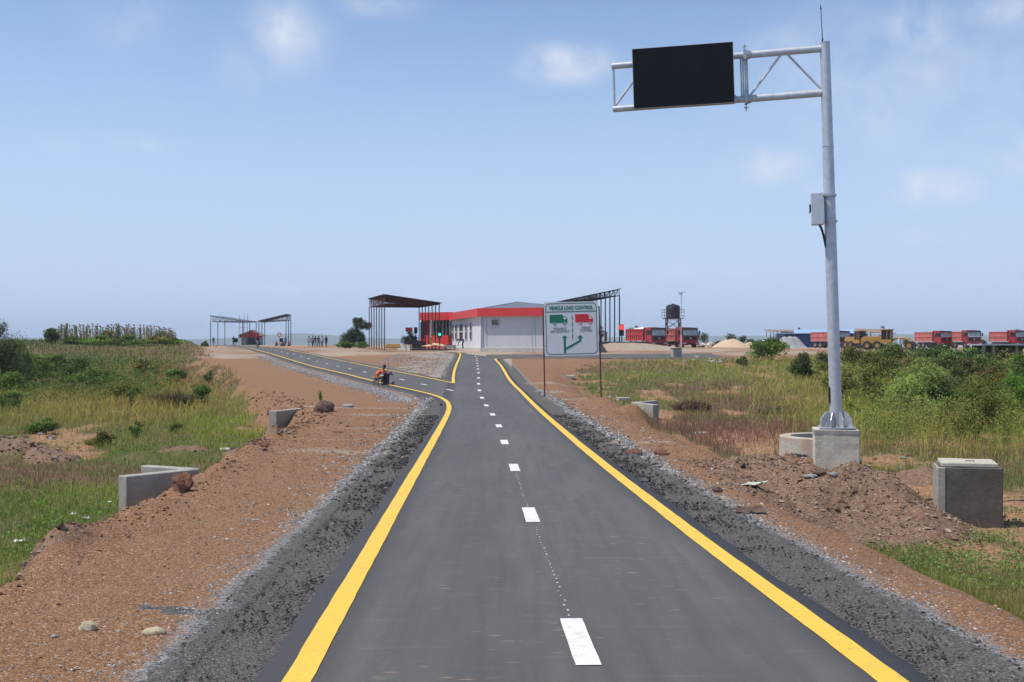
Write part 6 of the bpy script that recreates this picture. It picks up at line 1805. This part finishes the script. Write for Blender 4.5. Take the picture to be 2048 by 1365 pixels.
# trees
def tree(label, px, Y, w, h, lobes, col, n, name='tree', leaf=.12, trunk=.12, group=None, pyb=None, lean=0.):
    a = at(px, pyb, Y) if pyb else Vector(((px - CX) / F * Y, Y, Gf((px - CX) / F * Y, Y)))
    t = thing(name, label, 'tree', tuple(a), 0, group)
    g = np.random.default_rng(int(px) + 5)
    L0 = np.array(lobes); li = g.integers(0, len(L0), n)
    wt = L0[:, 3] ** 2; li = g.choice(len(L0), n, p=wt / wt.sum())
    L_ = L0[li]; dv = g.normal(size=(n, 3)); dv /= np.linalg.norm(dv, axis=1, keepdims=True)
    # clumps inside each lobe give light and dark groups
    cl = g.normal(size=(len(L0), 14, 3)); cl /= np.linalg.norm(cl, axis=2, keepdims=True)
    ci = g.integers(0, 14, n); cv = cl[li, ci]
    P = L_[:, :3] + cv * L_[:, 3:4] * .72 + dv * (g.random(n) ** .5)[:, None] * L_[:, 3:4] * .52
    cb = g.uniform(.6, 1.4, (len(L0), 14))[li, ci]
    C = 1.5 * np.array(col)[None] * cb[:, None] * g.uniform(.7, 1.35, (n, 1))
    leaves('crown', P, dv + cv + g.normal(size=P.shape) * .6, leaf * g.uniform(.6, 1.3, n), C, t, .6)
    m = MB(); top = Vector((lean, 0, h * .55))
    m.cyl((0, 0, -.3), (lean * .4, 0, h * .25), trunk * 1.25, trunk, 8).cyl((lean * .4, 0, h * .25), top, trunk, trunk * .6, 8)
    for (x, y, z, r_) in lobes[:6]: m.cyl((lean * .4, 0, h * .25), (x, y, z), trunk * .5, trunk * .18, 5)
    m.build('trunk', M['bark'], t, fixn=False)
    return t
tree('dark green tree with a crown leaning right, left of the left canopy', 707, 172, 4, 4.6, [(-.6, 0, 1.3, 1.15), (.4, .2, 1.5, 1.1), (-1.2, 0, 1.0, .9), (1.0, 0, 1.1, .8), (.1, 0, 2.3, .8), (.6, 0, 3.2, .75), (1.3, 0, 3.3, .7), (2.0, 0, 3.1, .6), (.3, 0, 3.9, .5), (1.0, 0, 3.9, .4)], (.04, .065, .025), 9000, pyb=695.5, lean=.3, leaf=.2)
bush('hedge_bush', 'light green low bush in front of the dark leaning tree', 690, 697, 3.4, 1.0, 158, (.08, .14, .035), n=1500, seed=60, leaf=.2, dep=1.4)
bush('hedge_bush', 'light green low bush right of the one under the dark tree', 724, 697, 2.8, .85, 158, (.08, .14, .035), n=1100, seed=61, leaf=.2, dep=1.4)
tree('grey green small tree behind the red display box', 820, 153, 2.4, 2.0, [(0, 0, 1.0, .75), (-.6, 0, .8, .6), (.6, 0, .9, .6), (0, 0, 1.5, .45)], (.08, .10, .045), 1500, pyb=693, leaf=.16, trunk=.07)
far_trees = [(1262, 34, 656, 'dark tree behind the bed of the first dump truck'), (1272, 20, 652, 'taller narrow tree rising above the first dump truck'), (1390, 22, 660, 'tree directly right of the second dump truck'), (1408, 28, 666, 'grey green tree right of the water tower'),
             (1463, 28, 667, 'dark tree behind the tall sand heap'), (1484, 24, 671, 'lower dark tree right of the sand heap top'), (1502, 18, 678, 'small dark tree at the right of the sand heaps'), (1765, 18, 652, 'small round tree rising behind the graders'),
             (2036, 40, 656, 'dark tree behind the last dump truck at the right edge'), (1203, 18, 652, 'dark tuft-like tree behind the yellow barrier box'), (1598, 12, 655, 'small tree top behind the blue shed roof'), (1438, 20, 683, 'low scrub tree left of the sand heap'),
             (1285, 16, 660, 'small tree top above the white load of the first truck'), (1815, 26, 678, 'low pale scrub between graders and truck pair'), (1968, 22, 680, 'low grey scrub between the truck pair and the last truck'), (1345, 30, 690, 'low green scrub behind the trucks')]
for i, (px, wp, pt, l) in enumerate(far_trees):
    Y = 232 + (i * 7) % 20; k = Y / F
    x = (px - CX) * k; zb = float(G(x, Y)); ht = EYE + (CY - pt) * k - zb; w = wp * k
    if ht < .5: ht = .8
    g = random.Random(i)
    lob = [(g.uniform(-.3, .3) * w, g.uniform(-.3, .3) * w, ht * g.uniform(.45, .8), w * g.uniform(.18, .27)) for _ in range(6)] + [(0, 0, ht - w * .2, w * .2), (0, 0, ht * .5, w * .3)]
    tree(l, px, Y, w, ht, lob, (.045, .07, .03) if i % 3 else (.075, .09, .05), 700, leaf=.24, trunk=.08, group='far trees on the skyline')

# maize
def maize():
    protos = []
    for k in range(5):
        P = []; g = random.Random(k); m = MB(); h = 2.0
        V = []; T = []; C = []
        def add_leaf(z0, ang, ln, col, up):
            n0 = len(V); seg = 5; w = .085
            for i in range(seg + 1):
                f = i / seg; r_ = f * ln; z = z0 + up * f * ln - 1.1 * ln * f * f * .6
                cx, cy = math.cos(ang) * r_, math.sin(ang) * r_; px_, py_ = -math.sin(ang) * w * (1 - f * .8), math.cos(ang) * w * (1 - f * .8)
                V.append((cx + px_, cy + py_, z)); V.append((cx - px_, cy - py_, z)); C.extend([col, col])
            for i in range(seg):
                a = n0 + 2 * i; T.append((a, a + 1, a + 3)); T.append((a, a + 3, a + 2))
        tan = (.30, .225, .13); grn = (.075, .10, .035)
        for i in range(3):
            a0 = len(V); ang = i * 2.1
            V.extend([(math.cos(ang) * .03, math.sin(ang) * .03, -.1), (math.cos(ang + 2.1) * .03, math.sin(ang + 2.1) * .03, -.1), (math.cos(ang + 2.1) * .015, math.sin(ang + 2.1) * .015, h), (math.cos(ang) * .015, math.sin(ang) * .015, h)])
            c = tan if k != 2 else grn; C.extend([c] * 4); T.append((a0, a0 + 1, a0 + 2)); T.append((a0, a0 + 2, a0 + 3))
        for i in range(11):
            c = tan if g.random() < (.62 if k != 2 else .12) else grn
            q = g.uniform(.7, 1.2); add_leaf(.25 + i * .14, g.uniform(0, 6.28), g.uniform(.35, .6), tuple(v * q for v in c), g.uniform(.6, 1.2))
        for i in range(4): add_leaf(h - .1, g.uniform(0, 6.28), .22, (.2, .15, .09), 1.6)
        o = np_mesh('maize_plant', np.array(V), np.array(T), M['blade'], None, None, np.array(C))
        protos.append(o)
    used = set()
    for i in range(285):
        k = i % 5; Y = rng.uniform(160, 178); px = rng.uniform(112, 352)
        o = protos[k] if k not in used else protos[k].copy()
        if k in used: COL.objects.link(o)
        used.add(k)
        x = (px - CX) / F * Y; s = rng.uniform(.55, 1.25) * (1 - .25 * max(0, (px - 290) / 60))
        o.location = (x, Y, Gf(x, Y)); o.scale = (s, s, s); o.rotation_euler = (rnd.uniform(-.1, .1), rnd.uniform(-.12, .12), rnd.uniform(0, 6.28))
        tag(o, 'dry tan maize plant standing in the patch on the left hilltop', 'maize plant', 'maize plants on the left hilltop')
maize()

# dry brush heap
def brush(label, px, py, w, h, n, cols):
    x, y, z = hit(px, py); z = Gf(x, y)
    t = thing('brush_heap', label, 'brush heap', (x, y, z))
    g = rng; ang = g.uniform(0, 6.28, n); rr = np.sqrt(g.random(n)) * w / 2
    X = np.cos(ang) * rr; Yy = np.sin(ang) * rr * .7; Z0 = h * (1 - (rr / (w / 2)) ** 2) * g.random(n) * .8
    c = np.array(cols)[g.integers(0, len(cols), n)] * g.uniform(.6, 1.3, (n, 1))
    blades('twigs', X, Yy, Z0, g.uniform(.12, .4, n), np.full(n, max(.02, y * .0006)), g.uniform(.6, 2.2, n), c, t)
    MB().blob((0, 0, h * .2), (w * .4, w * .28, h * .5), 3, .3, 2).build('soil_core', M['redrock'], t)
brush('dry brown brush heap on bare ground behind the short culvert wall', 1385, 822, 1.7, .45, 900, [(.16, .10, .06), (.24, .17, .11), (.08, .05, .035)])
brush('greyish cut brush lying in the grass left of the gantry pole', 1560, 828, 2.0, .35, 700, [(.20, .14, .11), (.28, .22, .17), (.12, .08, .06)])

# ------------------------------------------------------------------ loose stones
def stones(name, X, Y, Z, size, cols, label, cat, mat):
    n = len(X)
    base = np.array([(1, 0, 0), (-1, 0, 0), (0, 1, 0), (0, -1, 0), (0, 0, 1), (0, 0, -1)], float)
    tri = np.array([(0, 2, 4), (2, 1, 4), (1, 3, 4), (3, 0, 4), (2, 0, 5), (1, 2, 5), (3, 1, 5), (0, 3, 5)])
    V = base[None] * size[:, None, None] * rng.uniform(.55, 1.3, (n, 6, 1)) + rng.normal(size=(n, 6, 3)) * size[:, None, None] * .28
    V[:, :, 2] *= .65
    a = rng.uniform(0, 6.28, n); c, s = np.cos(a), np.sin(a)
    x = V[:, :, 0] * c[:, None] - V[:, :, 1] * s[:, None]; y = V[:, :, 0] * s[:, None] + V[:, :, 1] * c[:, None]
    V = np.stack([x + X[:, None], y + Y[:, None], V[:, :, 2] + Z[:, None] + size[:, None] * .25], -1)
    T = (np.arange(n)[:, None, None] * 6 + tri[None]).reshape(-1, 3)
    o = np_mesh(name, V.reshape(-1, 3), T, mat, None, None, np.repeat(cols[:, None], 6, 1).reshape(-1, 3))
    tag(o, label, cat, kind='stuff'); return o
bst = NB('loose_stone'); M['stones'] = bst.done(bst.mix(bst.map(bst.noise(60, 3), .35, .7, 0, .4), bst.attr('col', True), (.12, .11, .10)), .92, 0, .2)
def along(n, y0, y1, side, dist):
    Y = np.exp(rng.uniform(math.log(y0), math.log(y1), n))
    lineL = mainL_s; 
    xl = xat(lineL, np.minimum(Y, mainL_s[-1].y)); xr = xat(mainR_s, Y)
    X = np.where(side < 0, xl - EDGE - dist * 1.0, xr + EDGE + dist * 1.08)
    return X, Y
def scatter():
    # pale crushed-stone ribbon
    n = 15000; side = np.where(rng.random(n) < .58, -1, 1)
    d = np.abs(rng.normal(0, .085, n)) * np.where(rng.random(n) < .5, 1, -1) + .74 + .10 * rng.random(n)
    tail = rng.random(n) < .13; d[tail] += np.abs(rng.normal(0, .45, tail.sum()))
    X, Y = along(n, 5.5, 60, side, d); d0 = dist_to_road(X, Y)
    wob = (fbm(X * 1.2, Y * 1.2, 12) - .5) * .35
    X = X + side * wob; Z = G(X, Y, True)
    g = rng.uniform(.08, .40, (n, 1)) * np.array([1, .99, .97]); g[rng.random(n) < .08] = .6
    k = (d0 > .15)
    sz = rng.uniform(.008, .020, n) * np.clip(Y / 13, .7, 2.8)
    stones('pale_gravel', X[k], Y[k], Z[k], sz[k], g[k], 'pale crushed stone spilled along both road shoulders', 'gravel', M['stones'])
    # crumbs of black asphalt
    n = 11000; side = np.where(rng.random(n) < .5, -1, 1); d = -.03 + .75 * rng.random(n) ** 1.7
    X, Y = along(n, 5.5, 40, side, d); Z = G(X, Y, True); g = rng.uniform(.012, .075, (n, 1)) * np.ones(3)
    g[rng.random(n) < .04] = (.25, .2, .16)
    cl = fbm(X * 2.5, Y * 2.5, 19, 3) > .47
    sz = rng.uniform(.006, .016, n) * np.clip(Y / 12, .8, 2.2); sz[cl] *= 1.3
    k = (dist_to_road(X, Y) > .02) & (cl | (rng.random(n) < .22))
    stones('asphalt_crumbs', X[k], Y[k], Z[k] + .012, sz[k], g[k], 'loose black asphalt crumbs lying beside the new surface', 'asphalt crumbs', M['stones'])
    # laterite pebbles
    n = 26000; side = np.where(rng.random(n) < .6, -1, 1); d = .85 + rng.random(n) * np.where(side < 0, 3.0, 2.6)
    X, Y = along(n, 6, 45, side, d); dd, fm, og, pale, mo, far = masks(X, Y); Z = G(X, Y, True)
    pal = np.array([(.31, .155, .075), (.38, .21, .11), (.21, .105, .055), (.46, .32, .20), (.25, .125, .065), (.45, .42, .38)])
    g = pal[rng.choice(6, n, p=[.3, .25, .2, .1, .12, .03])] * rng.uniform(.7, 1.2, (n, 1))
    sz = rng.uniform(.003, .008, n) * np.clip(Y / 10, .8, 2.5); big = rng.random(n) < .015; sz[big] *= 2.2
    k = (fm < .55) & (dd > .8)
    stones('red_gravel', X[k], Y[k], Z[k], sz[k], g[k], 'red laterite pebbles scattered over the shoulders', 'gravel', M['stones'])
    # clods on the mound
    n = 5000; X = rng.uniform(2.8, 7.6, n); Y = rng.uniform(15, 24, n); dd, fm, og, pale, mo, far = masks(X, Y); k = mo > .4
    X, Y = X[k], Y[k]; Z = G(X, Y, True); pal = np.array([(.16, .09, .055), (.27, .165, .105), (.34, .27, .21), (.10, .058, .04)])
    g = pal[rng.choice(4, len(X), p=[.35, .35, .15, .15])]; sz = rng.uniform(.012, .035, len(X)); sz[rng.random(len(X)) < .03] *= 2
    stones('earth_clods', X, Y, Z, sz, g, 'brown clods and stones on the earth mound around the gantry block', 'clods', M['stones'])
    n = 7000; X = rng.uniform(-17, -4.4, n); Y = rng.uniform(11, 37, n); dd, fm, og, pale, mo, far = masks(X, Y); k = mo > .35
    X, Y = X[k], Y[k]; pal = np.array([(.16, .09, .055), (.25, .155, .10), (.32, .26, .21), (.09, .055, .04), (.22, .19, .17)])
    stones('earth_clods', X, Y, G(X, Y, True), rng.uniform(.02, .07, len(X)), pal[rng.integers(0, 5, len(X))], 'broken clods and stones covering the spoil heaps in the left field', 'clods', M['stones'])
    # dark clods along the crumbling edge of the left bank
    n = 3500; Y = np.exp(rng.uniform(math.log(8), math.log(60), n)); X = crestL(Y) - .25 + rng.normal(0, .28, n) * (1 + Y * .02)
    k = fbm(X * 1.5, Y * 1.2, 66) > .46; X, Y = X[k], Y[k]
    g = np.array([(.11, .055, .03), (.20, .10, .055), (.28, .16, .10)])[rng.integers(0, 3, len(X))]
    stones('earth_clods', X, Y, G(X, Y, True), rng.uniform(.012, .04, len(X)) * np.clip(Y / 20, .7, 1.8), g, 'dark red clods along the crumbling edge of the left bank', 'clods', M['stones'])
    # island and crossing tracks: grey gravel further away
    n = 9000; Y = rng.uniform(60, 128, n); X = xat(isleR_s, np.minimum(Y, ce[1])) - rng.random(n) ** 1.6 * 6.5 - .5
    dd, fm, og, pale, mo, far = masks(X, Y); k = (dd > .3) & (X > xat(leftR_s, Y)); X, Y = X[k], Y[k]
    g = rng.uniform(.12, .5, (len(X), 1)) * np.array([1, .97, .93])
    stones('pale_gravel', X, Y, G(X, Y, True), rng.uniform(.02, .055, len(X)), g, 'grey gravel covering the island between the two roads', 'gravel', M['stones'])
    # left shoulder of the branch road: ribbon of pale stone
    n = 9000; Y = np.exp(rng.uniform(math.log(50), math.log(125), n)); X = xat(leftL_s, Y) - EDGE - 1.15 - np.abs(rng.normal(0, .55, n)) 
    k = dist_to_road(X, Y) > .5; X, Y = X[k], Y[k]; g = rng.uniform(.14, .5, (len(X), 1)) * np.array([1, 1, 1.02])
    stones('pale_gravel', X, Y, G(X, Y, True), rng.uniform(.02, .05, len(X)), g, 'pale stone ribbon along the left edge of the left road', 'gravel', M['stones'])
scatter()
# rubble pieces one by one
def rubble(base_label, group, area, n, size, mats, seed, cat='rubble'):
    r_ = random.Random(seed); protos = []
    for i in range(n):
        px = r_.uniform(area[0], area[1]); py = r_.uniform(area[2], area[3])
        if len(protos) < 4:
            o = MB().blob((0, 0, 0), (.5, .38, .26), seed + i, .5, 2).build('rubble_stone', M[mats[i % len(mats)]]); protos.append(o)
        else:
            o = protos[i % 4].copy(); COL.objects.link(o)
        x, y, z = hit(px, py); s = r_.uniform(*size)
        o.scale = (s, s * r_.uniform(.7, 1.1), s * r_.uniform(.7, 1.2)); o.rotation_euler = (r_.uniform(-.4, .4), r_.uniform(-.4, .4), r_.uniform(0, 6))
        o.location = (x, y, Gf(x, y) + s * .10); tag(o, base_label, cat, group)
rubble('broken grey stone in the rubble strip below the yard block', 'rubble strip by the yard', (1372, 1450, 716, 727), 26, (.25, .6), ['grock', 'rock', 'conc_light'], 3)
rubble('dark stone in the rubble heap at the far left', 'rubble heap at the far left', (0, 115, 862, 900), 26, (.12, .34), ['rock', 'grock', 'redrock'], 9)
rubble('earth clod on the low rubble ridge in the left field', 'clods on the left rubble ridge', (150, 330, 885, 905), 22, (.08, .2), ['redrock', 'rock', 'grock'], 12)
rubble('earth clod on the eroded bank by the far left culvert wall', 'clods on the left bank', (425, 545, 860, 905), 22, (.08, .22), ['redrock', 'rock'], 15)
rubble('stone among the spoil behind the short culvert wall', 'spoil stones right of the sign', (1160, 1300, 770, 800), 22, (.1, .25), ['redrock', 'grock', 'rock'], 18)
rubble('red clod on the spoil ridge between the gantry block and the manhole chamber', 'clods on the right spoil ridge', (1730, 1900, 905, 935), 20, (.06, .17), ['redrock', 'grock'], 21)
rubble('clod on the dark eroded edge of the far red bank', 'clods on the far red bank', (415, 440, 735, 785), 20, (.10, .26), ['redrock'], 25)
def debris():
    r_ = random.Random(4)
    for i in range(16):
        px = r_.uniform(1392, 1436); Y = 176; a = at(px, 696, Y)
        o = MB().box((0, 0, 0), (r_.uniform(.5, 1.4), r_.uniform(.4, .9), r_.uniform(.08, .25))).build('broken_slab', M['conc_light' if i % 2 else 'conc'])
        o.location = (a.x, a.y + r_.uniform(-1, 1), a.z + .1 + r_.random() * .7 * (1 - abs(px - 1418) / 26)); o.rotation_euler = (r_.uniform(-.6, .6), r_.uniform(-.7, .7), r_.uniform(0, 3))
        tag(o, 'broken concrete slab in the demolition pile left of the sand heap', 'broken slab', 'demolition pile in the yard')
debris()
# ------------------------------------------------------------------ haze
def haze():
    m = bpy.data.materials.new('haze_air'); m.use_nodes = True; nt = m.node_tree
    for n in list(nt.nodes):
        if n.type != 'OUTPUT_MATERIAL': nt.nodes.remove(n)
    v = nt.nodes.new('ShaderNodeVolumePrincipled')
    v.inputs['Color'].default_value = (.74, .87, 1.0, 1); v.inputs['Density'].default_value = .00018; v.inputs['Anisotropy'].default_value = 0.0
    nt.links.new(v.outputs[0], [n for n in nt.nodes if n.type == 'OUTPUT_MATERIAL'][0].inputs['Volume'])
    o = MB().bbox(-12500, 12500, -60, 7400, -30, 90).build('haze', m)
    tag(o, kind='stuff')
haze()
